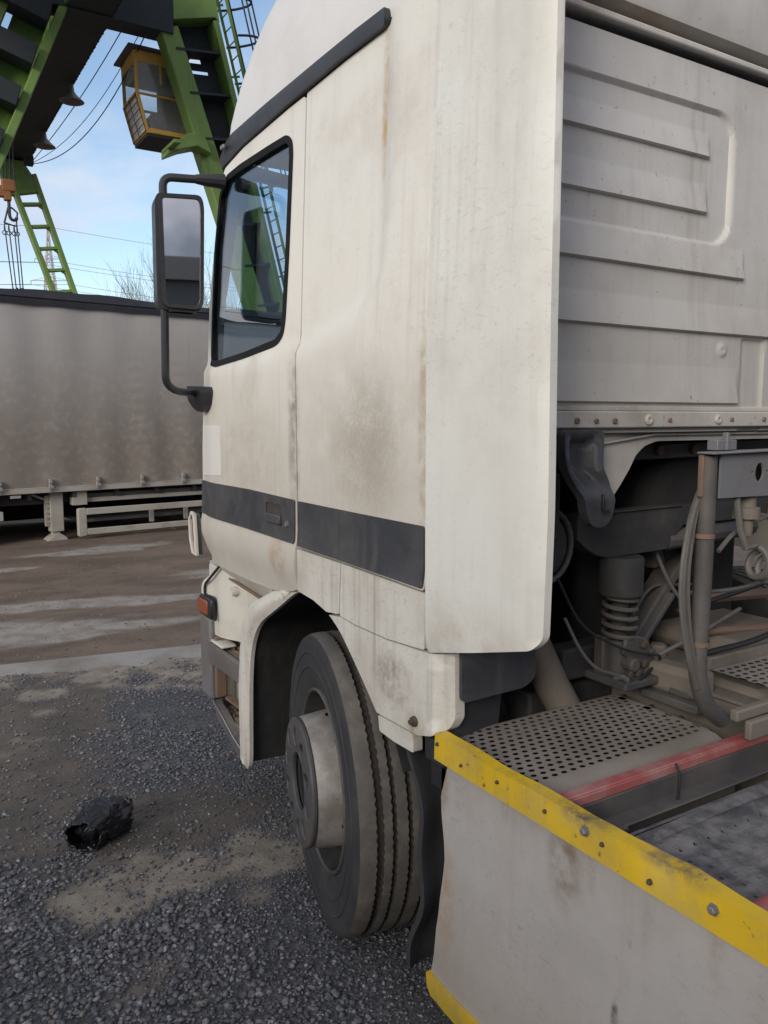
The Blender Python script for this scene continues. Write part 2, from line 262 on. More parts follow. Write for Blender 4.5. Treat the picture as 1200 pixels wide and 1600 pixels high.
# ------------------------------------------------------------------ builders
class MB:
    def __init__(s): s.v = []; s.f = []
    def add(s, vs, fs):
        o = len(s.v); s.v += [tuple(p) for p in vs]; s.f += [tuple(i + o for i in f) for f in fs]; return s
    def box(s, c, d, rot=None):
        hx_, hy, hz = (q / 2 for q in d)
        vs = [Vector((x, y, z)) for x in (-hx_, hx_) for y in (-hy, hy) for z in (-hz, hz)]
        if rot is not None: vs = [rot @ p for p in vs]
        return s.add([p + Vector(c) for p in vs], [(0, 1, 3, 2), (4, 6, 7, 5), (0, 4, 5, 1), (2, 3, 7, 6), (0, 2, 6, 4), (1, 5, 7, 3)])
    def span(s, a, b):
        return s.box([(p + q) / 2 for p, q in zip(a, b)], [abs(q - p) for p, q in zip(a, b)])
    def beam(s, a, b, w, h, up=(0, 0, 1)):
        a = Vector(a); b = Vector(b); d = b - a; y = d.normalized(); x = y.cross(Vector(up))
        if x.length < 1e-4: x = y.cross(Vector((1, 0, 0)))
        x.normalize(); z = x.cross(y)
        return s.box((a + b) / 2, (w, d.length, h), Matrix((x, y, z)).transposed())
    def tube(s, pts, r, n=8, cap=True):
        pts = [Vector(p) for p in pts]; k = len(pts); rs = r if isinstance(r, (list, tuple)) else [r] * k
        vs = []; u = None
        for i, p in enumerate(pts):
            t = (pts[min(i + 1, k - 1)] - pts[max(i - 1, 0)]).normalized()
            if u is None:
                u = t.cross(Vector((0, 0, 1)))
                if u.length < 1e-3: u = t.cross(Vector((1, 0, 0)))
            u = (u - t * u.dot(t)).normalized(); w = t.cross(u)
            vs += [p + (u * math.cos(2 * math.pi * j / n) + w * math.sin(2 * math.pi * j / n)) * rs[i] for j in range(n)]
        fs = [(i * n + j, i * n + (j + 1) % n, (i + 1) * n + (j + 1) % n, (i + 1) * n + j) for i in range(k - 1) for j in range(n)]
        if cap: fs += [tuple(reversed(range(n))), tuple((k - 1) * n + j for j in range(n))]
        return s.add(vs, fs)
    def lathe(s, prof, c, axis=0, n=48, closed=False):       # prof: (along axis, radius)
        vs = []
        for (a, r) in prof:
            for j in range(n):
                q = 2 * math.pi * j / n; p = [0, 0, 0]
                p[axis] = a; p[(axis + 1) % 3] = r * math.cos(q); p[(axis + 2) % 3] = r * math.sin(q)
                vs.append([p[i] + c[i] for i in range(3)])
        k = len(prof); m_ = k if closed else k - 1
        return s.add(vs, [(i * n + j, i * n + (j + 1) % n, ((i + 1) % k) * n + (j + 1) % n, ((i + 1) % k) * n + j) for i in range(m_) for j in range(n)])
    def prism(s, poly, fn, d0, d1):                           # fn(a, b, d) -> point
        n = len(poly)
        vs = [fn(a, b_, d0) for a, b_ in poly] + [fn(a, b_, d1) for a, b_ in poly]
        return s.add(vs, [tuple(range(n)), tuple(reversed(range(n, 2 * n)))] + [(i, i + n, (i + 1) % n + n, (i + 1) % n) for i in range(n)])
    def build(s, name, m_, parent=None, bevel=0.0, angle=35, segs=2, smooth=True):
        me = bpy.data.meshes.new(name); me.from_pydata(s.v, [], s.f)
        bm = bmesh.new(); bm.from_mesh(me); bmesh.ops.recalc_face_normals(bm, faces=bm.faces); bm.to_mesh(me); bm.free()
        return link(name, me, m_, parent, bevel, angle, segs, smooth)

def link(name, me, m_, parent=None, bevel=0.0, angle=35, segs=2, smooth=True):
    for q in (m_ if isinstance(m_, list) else [m_]): me.materials.append(q)
    if smooth:
        me.polygons.foreach_set('use_smooth', [True] * len(me.polygons)); me.set_sharp_from_angle(angle=R(angle))
    o = bpy.data.objects.new(name, me); col.objects.link(o)
    if parent is not None: child(o, parent)
    if bevel:
        bv = o.modifiers.new('edge', 'BEVEL'); bv.width = bevel; bv.segments = segs; bv.limit_method = 'ANGLE'; bv.angle_limit = R(38)
        bv.harden_normals = False
    return o
def wloc(o):
    l = o.location.copy()
    while o.parent: o = o.parent
    return l
def child(o, parent):
    o.parent = parent
    p = parent; off = Vector((0, 0, 0))
    if parent.parent is None: off = parent.location
    o.matrix_parent_inverse = Matrix.Translation(-Vector(off)) if parent.parent is None else Matrix.Identity(4)
def tag(o, label=None, cat=None, group=None, kind=None):
    if label: o['label'] = label
    if cat: o['category'] = cat
    if group: o['group'] = group
    if kind: o['kind'] = kind
    return o
def thing(name, loc, label, cat, group=None):
    o = bpy.data.objects.new(name, None); col.objects.link(o); o.location = loc; o.empty_display_size = 0.2
    return tag(o, label, cat, group)
def dup(o, loc, parent=None):
    c = o.copy(); col.objects.link(c); c.location = loc
    if parent is not None: c.parent = parent
    return c

def inside(P, poly):
    P = np.asarray(P); x, y = P[:, 0], P[:, 1]; r = np.zeros(len(P), bool); n = len(poly)
    for i in range(n):
        (x0, y0), (x1, y1) = poly[i], poly[(i + 1) % n]
        c = (y0 > y) != (y1 > y)
        with np.errstate(divide='ignore', invalid='ignore'):
            r ^= c & (x < (x1 - x0) * (y - y0) / ((y1 - y0) if y1 != y0 else 1e-12) + x0)
    return r
def edge_dist(P, poly):
    P = np.asarray(P, float); d = np.full(len(P), 1e9); n = len(poly)
    for i in range(n):
        a = np.array(poly[i], float); b_ = np.array(poly[(i + 1) % n], float); ab = b_ - a
        t = np.clip(((P - a) @ ab) / max(1e-12, ab @ ab), 0, 1); d = np.minimum(d, np.linalg.norm(P - a - t[:, None] * ab, axis=1))
    return d
def densify(poly, step):
    out = []
    for i, a in enumerate(poly):
        b_ = poly[(i + 1) % len(poly)]; k = max(1, int(math.ceil(math.hypot(b_[0] - a[0], b_[1] - a[1]) / step)))
        out += [(a[0] + (b_[0] - a[0]) * j / k, a[1] + (b_[1] - a[1]) * j / k) for j in range(k)]
    return out
def round_poly(poly, r, k=4):
    out = []; n = len(poly)
    for i in range(n):
        p = Vector(poly[i]); a = Vector(poly[i - 1]) - p; b_ = Vector(poly[(i + 1) % n]) - p
        q = min(r, a.length * 0.45, b_.length * 0.45); s_ = p + a.normalized() * q; e = p + b_.normalized() * q
        for j in range(k + 1):
            t = j / k; out.append(tuple((s_ * (1 - t) ** 2 + p * 2 * t * (1 - t) + e * t * t)))
    return out
def chaikin(pts, n=2):
    for _ in range(n):
        o_ = [pts[0]]
        for a, b_ in zip(pts, pts[1:]): o_ += [(a[0] * .75 + b_[0] * .25, a[1] * .75 + b_[1] * .25), (a[0] * .25 + b_[0] * .75, a[1] * .25 + b_[1] * .75)]
        pts = o_ + [pts[-1]]
    return pts
def offset_poly(poly, d):
    n = len(poly); area = sum(poly[i][0] * poly[(i + 1) % n][1] - poly[(i + 1) % n][0] * poly[i][1] for i in range(n))
    sg = 1 if area > 0 else -1; out = []
    for i in range(n):
        a = Vector(poly[i - 1]); p = Vector(poly[i]); c = Vector(poly[(i + 1) % n])
        t = ((p - a).normalized() + (c - p).normalized()).normalized()
        out.append((p.x + t.y * d * sg, p.y - t.x * d * sg))
    return out
def sheet(name, outline, fn, m_, parent, step=0.04, holes=(), off=(0.02, 0, 0), bevel=0.003, angle=35):
    """a curved plate: outline in two coordinates, fn maps it into space, off is its thickness"""
    lo = densify(outline, step); loops = [lo] + [densify(h, step) for h in holes]
    pts = []; edges = []
    for l in loops:
        s_ = len(pts); pts += l; edges += [(s_ + i, s_ + (i + 1) % len(l)) for i in range(len(l))]
    A = np.array(lo); mn = A.min(0); mx = A.max(0)
    gx, gy = np.meshgrid(np.arange(mn[0] + step / 2, mx[0], step), np.arange(mn[1] + step / 2, mx[1], step)); G = np.c_[gx.ravel(), gy.ravel()]
    if len(G):
        k = inside(G, lo)
        for l in loops: k &= edge_dist(G, l) > 0.45 * step
        for h in loops[1:]: k &= ~inside(G, h)
        pts += [tuple(p) for p in G[k]]
    vs, _, fs, *_ = delaunay_2d_cdt([Vector(p) for p in pts], edges, [], 0, 1e-6)
    C_ = np.array([[(vs[i].x) for i in f] for f in fs]).mean(1); D_ = np.array([[(vs[i].y) for i in f] for f in fs]).mean(1)
    Q = np.c_[C_, D_]; keep = inside(Q, lo)
    for h in loops[1:]: keep &= ~inside(Q, h)
    fs = [tuple(f) for f, q in zip(fs, keep) if q]
    P3 = [Vector(fn(p.x, p.y)) for p in vs]; n = len(P3); mb = MB()
    o_ = Vector(off)
    cnt = {}
    for f in fs:
        for i in range(3): cnt[(f[i], f[(i + 1) % 3])] = 1
    F = list(fs) + [tuple(n + i for i in reversed(f)) for f in fs]
    F += [(b_, a, a + n, b_ + n) for (a, b_) in cnt if (b_, a) not in cnt]
    mb.v = [tuple(p) for p in P3] + [tuple(p + o_) for p in P3]; mb.f = F
    return mb.build(name, m_, parent, bevel, angle)
def ring(name, outer, inner, fn, m_, parent, step=0.03, off=(0.02, 0, 0), bevel=0.003):
    return sheet(name, outer, fn, m_, parent, step, [inner], off, bevel)

def smooth_path(pts, k=8, r=0.06):
    out = [Vector(pts[0])]
    for i in range(1, len(pts) - 1):
        p = Vector(pts[i]); a = Vector(pts[i - 1]) - p; b_ = Vector(pts[i + 1]) - p; q = min(r, 0.48 * a.length, 0.48 * b_.length)
        s_ = p + a.normalized() * q; e = p + b_.normalized() * q
        out += [s_ * (1 - t_) ** 2 + p * 2 * t_ * (1 - t_) + e * t_ * t_ for t_ in [j / k for j in range(k + 1)]]
    return out + [Vector(pts[-1])]
def ss(a, b_, x):
    t = min(1, max(0, (x - a) / (b_ - a))); return t * t * (3 - 2 * t)
def lerp_pts(x, pts): return float(np.interp(x, [p[0] for p in pts], [p[1] for p in pts]))

# ------------------------------------------------------------------ ground
rng = np.random.default_rng(3)
def vnoise(x, y, s, seed=0):
    x = np.asarray(x, float) * s; y = np.asarray(y, float) * s
    xi = np.floor(x).astype(np.int64); yi = np.floor(y).astype(np.int64); fx = x - xi; fy = y - yi
    fx = fx * fx * (3 - 2 * fx); fy = fy * fy * (3 - 2 * fy)
    def h(a, b_):
        n = (a * 374761393 + b_ * 668265263 + seed * 974711) & 0x7fffffff
        n = ((n ^ (n >> 13)) * 1274126177) & 0x7fffffff
        return ((n ^ (n >> 16)) & 0xffff) / 65535.0
    return (h(xi, yi) * (1 - fx) + h(xi + 1, yi) * fx) * (1 - fy) + (h(xi, yi + 1) * (1 - fx) + h(xi + 1, yi + 1) * fx) * fy
def fbm(x, y, s, seed=0, o=4):
    return sum(vnoise(x, y, s * 2 ** i, seed + i) * 0.5 ** i for i in range(o)) / sum(0.5 ** i for i in range(o))
def blob(x, y, cx, cy, rx, ry, a=0):
    c, s_ = math.cos(a), math.sin(a); u = ((x - cx) * c + (y - cy) * s_) / rx; v = (-(x - cx) * s_ + (y - cy) * c) / ry
    return np.clip(1.35 - np.sqrt(u * u + v * v), 0, 1)
def smooth01(x, a, b_):
    t = np.clip((x - a) / (b_ - a), 0, 1); return t * t * (3 - 2 * t)
def edge_y(x): return 5.92 - 0.175 * (x - 0.577)                 # far edge of the concrete strip
def sand_mask(x, y):
    m_ = np.maximum(blob(x, y, 0.88, 2.82, 0.52, 0.24, -0.15), 0.85 * blob(x, y, 1.15, 2.72, 0.36, 0.22))
    e = smooth01(edge_y(x) - y, 1.25, 0.25) * 0.62
    return smooth01(np.maximum(m_, e) + 1.7 * (fbm(x, y, 6, 11, 5) - 0.5), 0.28, 0.72)
def dirt_mask(x, y):
    m_ = np.maximum(blob(x, y, 0.25, 3.85, 0.78, 0.66), blob(x, y, 0.9, 3.25, 0.62, 0.38))
    m_ = np.maximum(m_, blob(x, y, 0.25, 4.9, 0.9, 0.9)); m_ = np.maximum(m_, blob(x, y, -1.6, 4.0, 1.3, 1.6))
    return smooth01(m_ + 1.5 * (fbm(x, y, 3.5, 21, 5) - 0.5), 0.22, 0.72)
def gravel_mask(x, y):
    g = 1 - np.maximum(sand_mask(x, y) * 0.93, dirt_mask(x, y) * 0.88)
    g *= smooth01(edge_y(x) - y, 0.0 , 0.75)
    return g
def ground_h(x, y):
    near = smooth01(edge_y(x) - y, 0.0, 0.3)
    h = 0.05 * (fbm(x, y, 0.9, 5) - 0.5) + 0.012 * (fbm(x, y, 7, 8) - 0.5)
    far = 0.10 * (fbm(x, y, 0.35, 15) - 0.5) + 0.03 * (fbm(x, y, 2.2, 18) - 0.5) + 0.012 * (fbm(x, y, 9, 19) - 0.5) - 0.02
    fade = smooth01(np.hypot(x, y), 60, 20)
    h = np.where(y < edge_y(x), h * near - 0.022 * (1 - near), far * fade)
    return h
def axis_pts(a, b_, fine, lim):
    p = list(np.arange(a, b_, fine)); s_ = fine; q = p[-1]
    while q < lim: s_ *= 1.22; q += s_; p.append(q)
    s_ = fine; q = p[0]
    while q > -lim: s_ *= 1.22; q -= s_; p.insert(0, q)
    return np.array(p)
gx = axis_pts(-1.6, 4.2, 0.035, 1500); gy = axis_pts(0.6, 12.5, 0.035, 1500)
XX, YY = np.meshgrid(gx, gy); xs, ys = XX.ravel(), YY.ravel(); zs = ground_h(xs, ys)
nx, ny = len(gx), len(gy)
idx = np.arange(nx * ny).reshape(ny, nx)
q = np.stack([idx[:-1, :-1], idx[:-1, 1:], idx[1:, 1:], idx[1:, :-1]], -1).reshape(-1, 4)
me = bpy.data.meshes.new('ground'); me.vertices.add(nx * ny); me.vertices.foreach_set('co', np.c_[xs, ys, zs].ravel())
me.loops.add(q.size); me.loops.foreach_set('vertex_index', q.ravel().astype(np.int32)); me.polygons.add(len(q))
me.polygons.foreach_set('loop_start', np.arange(0, q.size, 4, dtype=np.int32)); me.update(calc_edges=True)
def attr(name, v):
    a = me.attributes.new(name, 'FLOAT', 'POINT'); a.data.foreach_set('value', np.asarray(v, np.float32))
attr('sand', sand_mask(xs, ys)); attr('gravel', gravel_mask(xs, ys)); attr('yard', (ys > edge_y(xs)).astype(float))
# pale dried-mud patches of the yard beyond the strip
pm = np.maximum.reduce([blob(xs, ys, 1.3, 7.75, 1.7, 0.20, -0.2), blob(xs, ys, 0.9, 6.95, 0.9, 0.36, -0.15), 0.95 * blob(xs, ys, 1.7, 6.75, 0.8, 0.16, -0.15),
                        0.9 * blob(xs, ys, 1.0, 9.75, 0.55, 0.14, 0.05), 0.8 * blob(xs, ys, 2.2, 10.6, 0.9, 0.3), blob(xs, ys, 4.5, 8.5, 2.0, 0.4), blob(xs, ys, -3, 8, 2.5, 0.5)])
attr('pale', smooth01(pm + 1.1 * (fbm(xs, ys * 2.2, 1.6, 31, 5) - 0.5), 0.22, 0.62))

gm = bpy.data.materials.new('yard_ground'); gm.use_nodes = True; t = gm.node_tree; N = t.nodes; L = t.links; bs = N['Principled BSDF']
tc = N.new('ShaderNodeTexCoord')
def gn(scale, d=7, r_=0.65, stretch=None):
    n = N.new('ShaderNodeTexNoise'); n.inputs['Scale'].default_value = scale; n.inputs['Detail'].default_value = d; n.inputs['Roughness'].default_value = r_
    if stretch:
        mp = N.new('ShaderNodeMapping'); mp.inputs['Scale'].default_value = stretch; mp.inputs['Rotation'].default_value = (0, 0, 0.17); L.new(tc.outputs['Object'], mp.inputs[0]); L.new(mp.outputs[0], n.inputs['Vector'])
    else: L.new(tc.outputs['Object'], n.inputs['Vector'])
    return n.outputs['Fac']
def gr(v, lo, hi):
    n = N.new('ShaderNodeMapRange'); n.interpolation_type = 'SMOOTHSTEP'; n.inputs['From Min'].default_value = lo; n.inputs['From Max'].default_value = hi; L.new(v, n.inputs['Value']); return n.outputs[0]
def gmix(f, a, b_):
    n = N.new('ShaderNodeMix'); n.data_type = 'RGBA'; L.new(f, n.inputs['Factor'])
    for k, v in (('A', a), ('B', b_)):
        if isinstance(v, tuple): n.inputs[k].default_value = (*v, 1)
        else: L.new(v, n.inputs[k])
    return n.outputs['Result']
def ga(name):
    n = N.new('ShaderNodeAttribute'); n.attribute_name = name; return n.outputs['Fac']
dirt_c = gmix(gr(gn(3.2), 0.35, 0.7), (0.155, 0.130, 0.105), (0.095, 0.083, 0.072))
dirt_c = gmix(gr(gn(60, 4), 0.55, 0.7), dirt_c, (0.045, 0.042, 0.040))
grav_c = gmix(gr(gn(70, 3), 0.4, 0.65), (0.055, 0.056, 0.061), (0.14, 0.14, 0.147))
sand_c = gmix(gr(gn(9), 0.35, 0.7), (0.31, 0.275, 0.225), (0.21, 0.18, 0.145))
yard_c = gmix(gr(gn(1.0, 8, 0.7, (0.9, 1.9, 1)), 0.35, 0.68), (0.195, 0.150, 0.115), (0.118, 0.090, 0.070))
yard_c = gmix(gr(gn(38, 4), 0.58, 0.70), yard_c, (0.22, 0.18, 0.148))
yard_c = gmix(gr(gn(14, 5), 0.62, 0.72), yard_c, (0.035, 0.028, 0.024))
pale_c = gmix(gr(gn(6, 6, 0.7), 0.35, 0.7), (0.34, 0.315, 0.28), (0.22, 0.195, 0.168))
yard_c = gmix(ga('pale'), yard_c, pale_c)
near_c = gmix(ga('gravel'), dirt_c, grav_c); near_c = gmix(ga('sand'), near_c, sand_c)
L.new(gmix(ga('yard'), near_c, yard_c), bs.inputs['Base Color']); bs.inputs['Roughness'].default_value = 0.92; bs.inputs['Specular IOR Level'].default_value = 0.25
bp = N.new('ShaderNodeBump'); bp.inputs['Strength'].default_value = 0.9; bp.inputs['Distance'].default_value = 0.012
L.new(gn(55, 6, 0.7), bp.inputs['Height']); L.new(bp.outputs[0], bs.inputs['Normal'])
g = link('ground', me, gm, angle=180); g['kind'] = 'structure'

# concrete strip
cp = []
for i in range(61):
    x = -6 + i * 0.2; cp.append(x)
mb = MB()
for k, dy in enumerate((0.0, -0.42)):
    pass
top = []
for x in cp:
    for j in range(7):
        y = edge_y(x) - 0.6 * j / 6
        top.append((x, y, 0.012 + 0.006 * float(fbm(x, y, 3, 40)) - 0.075 * (j / 6) ** 2 + 0.05 * (float(fbm(x, y, 3.5, 41)) - 0.5) * (j / 6)))
n = len(cp)
mb.add(top, [(i * 7 + j, i * 7 + j + 1, (i + 1) * 7 + j + 1, (i + 1) * 7 + j) for i in range(n - 1) for j in range(6)])
mb.add([(x, edge_y(x), 0.012 + 0.006 * float(fbm(x, edge_y(x), 3, 40))) for x in cp] + [(x, edge_y(x), -0.12) for x in cp], [(i, i + 1, n + i + 1, n + i) for i in range(n - 1)])
o = mb.build('concrete_strip', M['concrete']); o['kind'] = 'structure'

# gravel stones
phi = (1 + 5 ** 0.5) / 2
ICO = np.array([(-1, phi, 0), (1, phi, 0), (-1, -phi, 0), (1, -phi, 0), (0, -1, phi), (0, 1, phi), (0, -1, -phi), (0, 1, -phi), (phi, 0, -1), (phi, 0, 1), (-phi, 0, -1), (-phi, 0, 1)]) / math.hypot(1, phi)
IF = np.array([(0, 11, 5), (0, 5, 1), (0, 1, 7), (0, 7, 10), (0, 10, 11), (1, 5, 9), (5, 11, 4), (11, 10, 2), (10, 7, 6), (7, 1, 8), (3, 9, 4), (3, 4, 2), (3, 2, 6), (3, 6, 8), (3, 8, 9), (4, 9, 5), (2, 4, 11), (6, 2, 10), (8, 6, 7), (9, 8, 1)])
def stones(name, pos, size, m_):
    k = len(pos); a = rng.uniform(0, 2 * np.pi, k); V = ICO[None] * rng.uniform(0.68, 1.22, (k, 12, 1))
    sc = np.c_[rng.uniform(0.8, 1.35, k), rng.uniform(0.65, 1.0, k), rng.uniform(0.42, 0.85, k)] * size[:, None] / 2
    V = V * sc[:, None, :]
    ti = rng.uniform(-0.5, 0.5, k); c, s_ = np.cos(ti)[:, None], np.sin(ti)[:, None]
    y, z = V[..., 1] * c - V[..., 2] * s_, V[..., 1] * s_ + V[..., 2] * c
    c, s_ = np.cos(a)[:, None], np.sin(a)[:, None]
    x, y = V[..., 0] * c - y * s_, V[..., 0] * s_ + y * c
    V = np.stack([x, y, z], -1) + pos[:, None, :]
    F = (IF[None] + (np.arange(k) * 12)[:, None, None]).reshape(-1, 3)
    me = bpy.data.meshes.new(name); me.vertices.add(k * 12); me.vertices.foreach_set('co', V.ravel())
    me.loops.add(F.size); me.loops.foreach_set('vertex_index', F.ravel().astype(np.int32)); me.polygons.add(len(F))
    me.polygons.foreach_set('loop_start', np.arange(0, F.size, 3, dtype=np.int32)); me.update(calc_edges=True)
    at = me.attributes.new('tone', 'FLOAT', 'POINT'); at.data.foreach_set('value', np.repeat(rng.uniform(0, 1, k), 12).astype(np.float32))
    return link(name, me, m_, smooth=False)
sm = bpy.data.materials.new('crushed_stone'); sm.use_nodes = True; t = sm.node_tree; N = t.nodes; L = t.links; bs = N['Principled BSDF']
tc = N.new('ShaderNodeTexCoord'); cr = N.new('ShaderNodeValToRGB'); L.new(ga('tone'), cr.inputs[0])
cr.color_ramp.elements[0].color = (0.085, 0.090, 0.104, 1); cr.color_ramp.elements[1].color = (0.36, 0.36, 0.38, 1)
for p_, c_ in ((0.35, (0.142, 0.148, 0.168)), (0.7, (0.21, 0.215, 0.235)), (0.86, (0.22, 0.195, 0.176))):
    e = cr.color_ramp.elements.new(p_); e.color = (*c_, 1)
L.new(gmix(gr(gn(90, 4), 0.4, 0.7), cr.outputs[0], (0.055, 0.052, 0.050)), bs.inputs['Base Color']); bs.inputs['Roughness'].default_value = 0.85
def scatter(x0, x1, y0, y1, per_m2, smin, smax, mask, power=1.0):
    k = int((x1 - x0) * (y1 - y0) * per_m2); x = rng.uniform(x0, x1, k); y = rng.uniform(y0, y1, k)
    keep = rng.uniform(0, 1, k) < mask(x, y) ** power; x, y = x[keep], y[keep]
    s_ = smin + (smax - smin) * rng.beta(1.6, 3.2, len(x))
    return np.c_[x, y, ground_h(x, y) + s_ * rng.uniform(0.0, 0.28, len(x))], s_
lumps = lambda x, y: gravel_mask(x, y) * smooth01(fbm(x, y, 2.6, 51), 0.26, 0.48)
coarse = lambda x, y: gravel_mask(x, y) * smooth01(1.35 - x + 0.5 * (fbm(x, y, 2.5, 61) - 0.5), 0.15, 0.65)
P1, S1 = scatter(-0.9, 2.6, 1.1, 3.6, 3800, 0.010, 0.034, coarse, 1.3)
P5, S5 = scatter(0.4, 2.6, 1.1, 3.6, 5200, 0.005, 0.020, lambda x, y: gravel_mask(x, y) * (1 - 0.7 * coarse(x, y)), 0.8)
P6, S6 = scatter(-0.6, 1.7, 2.2, 3.5, 900, 0.008, 0.030, lambda x, y: (sand_mask(x, y) + 0.7 * dirt_mask(x, y)) * smooth01(fbm(x, y, 6, 91), 0.5, 0.66), 1.0)
P2, S2 = scatter(-1.4, 3.2, 3.6, 6.0, 2600, 0.010, 0.027, lumps, 1.1)
P3, S3 = scatter(-0.9, 2.2, 2.2, 6.0, 260, 0.010, 0.028, lambda x, y: 0.25 + 0.75 * smooth01(fbm(x, y, 3, 77), 0.4, 0.6))
P4, S4 = scatter(-4.0, 4.5, 5.3, 11.0, 55, 0.006, 0.026, lambda x, y: np.ones_like(x))
o = stones('gravel', np.vstack([P1, P2, P3, P4, P5, P6]), np.r_[S1, S2, S3, S4, S5, S6], sm)
tag(o, 'loose grey crushed stone spread over the ground beside the truck', 'gravel', kind='stuff')

# ------------------------------------------------------------------ semi truck
truck = thing('semi_truck', (2.39, 1.0, 0), 'dirty white semi truck cab with black lower stripe and yellow edged side skirt', 'truck')
def zbelt(y):
    return lerp_pts(y, [(1.0, 9), (1.88, 9), (1.9, 2.25), (1.93, 2.08), (1.97, 2.02), (2.05, 1.975), (2.16, 1.945), (2.3, 1.915), (2.44, 1.895), (3.0, 1.885), (3.6, 1.875)])
def hx(y, z):
    lean = .030 * min(1, max(0, (z - 1.9) / .8))
    ins = .020 * ss(0, .06, z - zbelt(y)) * ss(1.88, 1.96, y)
    low = .030 * ss(1.20, 1.05, z) - .012 * ss(1.30, 1.22, z)
    front = 0.025 * min(1, max(0, (y - 3.22) / .2)) ** 2
    return 1.17 + lean + ins + low + front
def sidep(d=0.0): return lambda y, z: (hx(y, z) + d, y, z)

DOOR = [(2.452, 2.722), (2.455, 2.221), (2.455, 1.925), (2.451, 1.422), (2.453, 1.269), (2.462, 1.109), (2.541, 1.087), (2.709, 1.062), (2.912, 1.058), (3.34, 1.063), (3.43, 1.095), (3.468, 1.19), (3.475, 1.273), (3.46, 1.56), (3.42, 1.837), (3.375, 2.161), (3.25, 2.527), (3.18, 2.675), (2.98, 2.703), (2.583, 2.720)]
SLEEP = [(2.443, 2.725), (2.446, 2.22), (2.446, 1.919), (2.442, 1.423), (2.443, 1.262), (2.038, 1.257), (1.86, 1.254), (1.686, 1.250), (1.686, 1.62), (1.688, 2.396), (1.692, 2.86), (1.80, 2.80), (1.93, 2.735), (2.186, 2.733)]
WIN = [(3.299, 2.15), (3.27, 2.379), (3.214, 2.582), (3.151, 2.632), (3.01, 2.638), (2.739, 2.633), (2.59, 2.628), (2.556, 2.604), (2.55, 2.565), (2.566, 2.238), (2.584, 2.027), (2.598, 1.981), (2.65, 1.954), (2.941, 1.928), (3.219, 1.911), (3.300, 1.922), (3.312, 1.96)]
door = sheet('door', round_poly(DOOR, 0.02), sidep(), M['paint'], truck, 0.035, [offset_poly(WIN, 0.006)], (0.035, 0, 0), 0.006)
sheet('sleeper_panel', round_poly(SLEEP, 0.012), sidep(), M['paint'], truck, 0.035, off=(0.03, 0, 0), bevel=0.005)
ring('window_seal', round_poly(offset_poly(WIN, 0.012), 0.03), offset_poly(WIN, -0.014), sidep(-0.004), M['seal'], door, 0.04, (0.016, 0, 0), 0.004)
o = sheet('window_glass', offset_poly(WIN, -0.012), sidep(0.010), M['glass'], door, 0.3, off=(0.003, 0, 0), bevel=0)
mb = MB(); mb.span((1.235, 2.36, 1.09), (1.26, 2.54, 2.70)); mb.span((1.215, 2.36, 1.09), (1.235, 2.54, 1.85)); mb.build('door_pillar', M['void'], truck)
# stripe pieces
sheet('stripe_panel', round_poly([(3.463, 1.418), (2.865, 1.424), (2.462, 1.418), (2.464, 1.268), (2.873, 1.272), (3.47, 1.272)], 0.01), sidep(-0.006), M['stripe'], door, 0.05, [round_poly([(2.70, 1.392), (2.565, 1.390), (2.565, 1.318), (2.70, 1.320)], 0.012)], (0.005, 0, 0), 0.002)
mb = MB(); mb.span((1.1685, 2.555, 1.31), (1.1715, 2.71, 1.40)); mb.build('handle_recess', mat('recess_grime', (0.05, 0.042, 0.036), 0.8, dirt=(0.09, 0.07, 0.055), dirt_scale=20, dirt_amt=0.8), door)
mb = MB(); mb.beam((1.160, 2.565, 1.338), (1.160, 2.70, 1.338), 0.014, 0.034); mb.build('door_handle', M['stripe'], door, 0.005)
mb = MB(); mb.lathe([(1.160, 0.0001), (1.158, 0.010), (1.166, 0.012)], (0, 2.52, 1.33), 0, 14); mb.build('door_lock', M['steel'], door)
sheet('stripe_panel', round_poly([(2.436, 1.417), (2.036, 1.417), (1.692, 1.418), (1.690, 1.256), (2.038, 1.261), (2.436, 1.266)], 0.008), sidep(-0.006), M['stripe'], truck, 0.05, off=(0.005, 0, 0), bevel=0.002)
sheet('repaired_patch', [(3.442, 1.658), (3.165, 1.661), (3.164, 1.457), (3.452, 1.440)], sidep(-0.002), mat('patch_paint', (0.78, 0.76, 0.70), 0.35, dirt=(0.5, 0.45, 0.38), dirt_amt=0.4), door, 0.06, off=(0.0015, 0, 0), bevel=0)
# fender behind the wheel
FEND1 = [(2.452, 1.252), (2.146, 1.251), (2.158, 1.088), (2.242, 1.079), (2.335, 1.099), (2.452, 1.108)]
FEND2 = [(2.140, 1.251), (2.038, 1.249), (1.688, 1.243), (1.690, 1.092), (1.877, 1.078), (2.057, 1.079), (2.152, 1.085)]
FEND3 = [(2.225, 1.072), (2.151, 1.081), (2.057, 1.075), (1.877, 1.074), (1.692, 1.086), (1.614, 1.094), (1.612, 0.92), (1.623, 0.892), (1.657, 0.868), (1.719, 0.85), (1.930, 0.845)] + chaikin([(1.937, 0.850), (1.996, 0.905), (2.064, 0.965), (2.151, 1.037), (2.215, 1.069)])
for P_ in (FEND1, FEND2, FEND3):
    sheet('fender_panel', round_poly(P_, 0.008), lambda y, z: (1.168 + 0.05 * ss(1.66, 1.60, y), y, z), M['fender_paint'], truck, 0.03, off=(0.03, 0, 0), bevel=0.005)
sheet('fender_trim', round_poly([(1.930, 0.838), (1.747, 0.843), (1.745, 0.790), (1.844, 0.787), (1.922, 0.792)], 0.006), lambda y, z: (1.172, y, z), M['fender_paint'], truck, 0.03, off=(0.03, 0, 0), bevel=0.004)
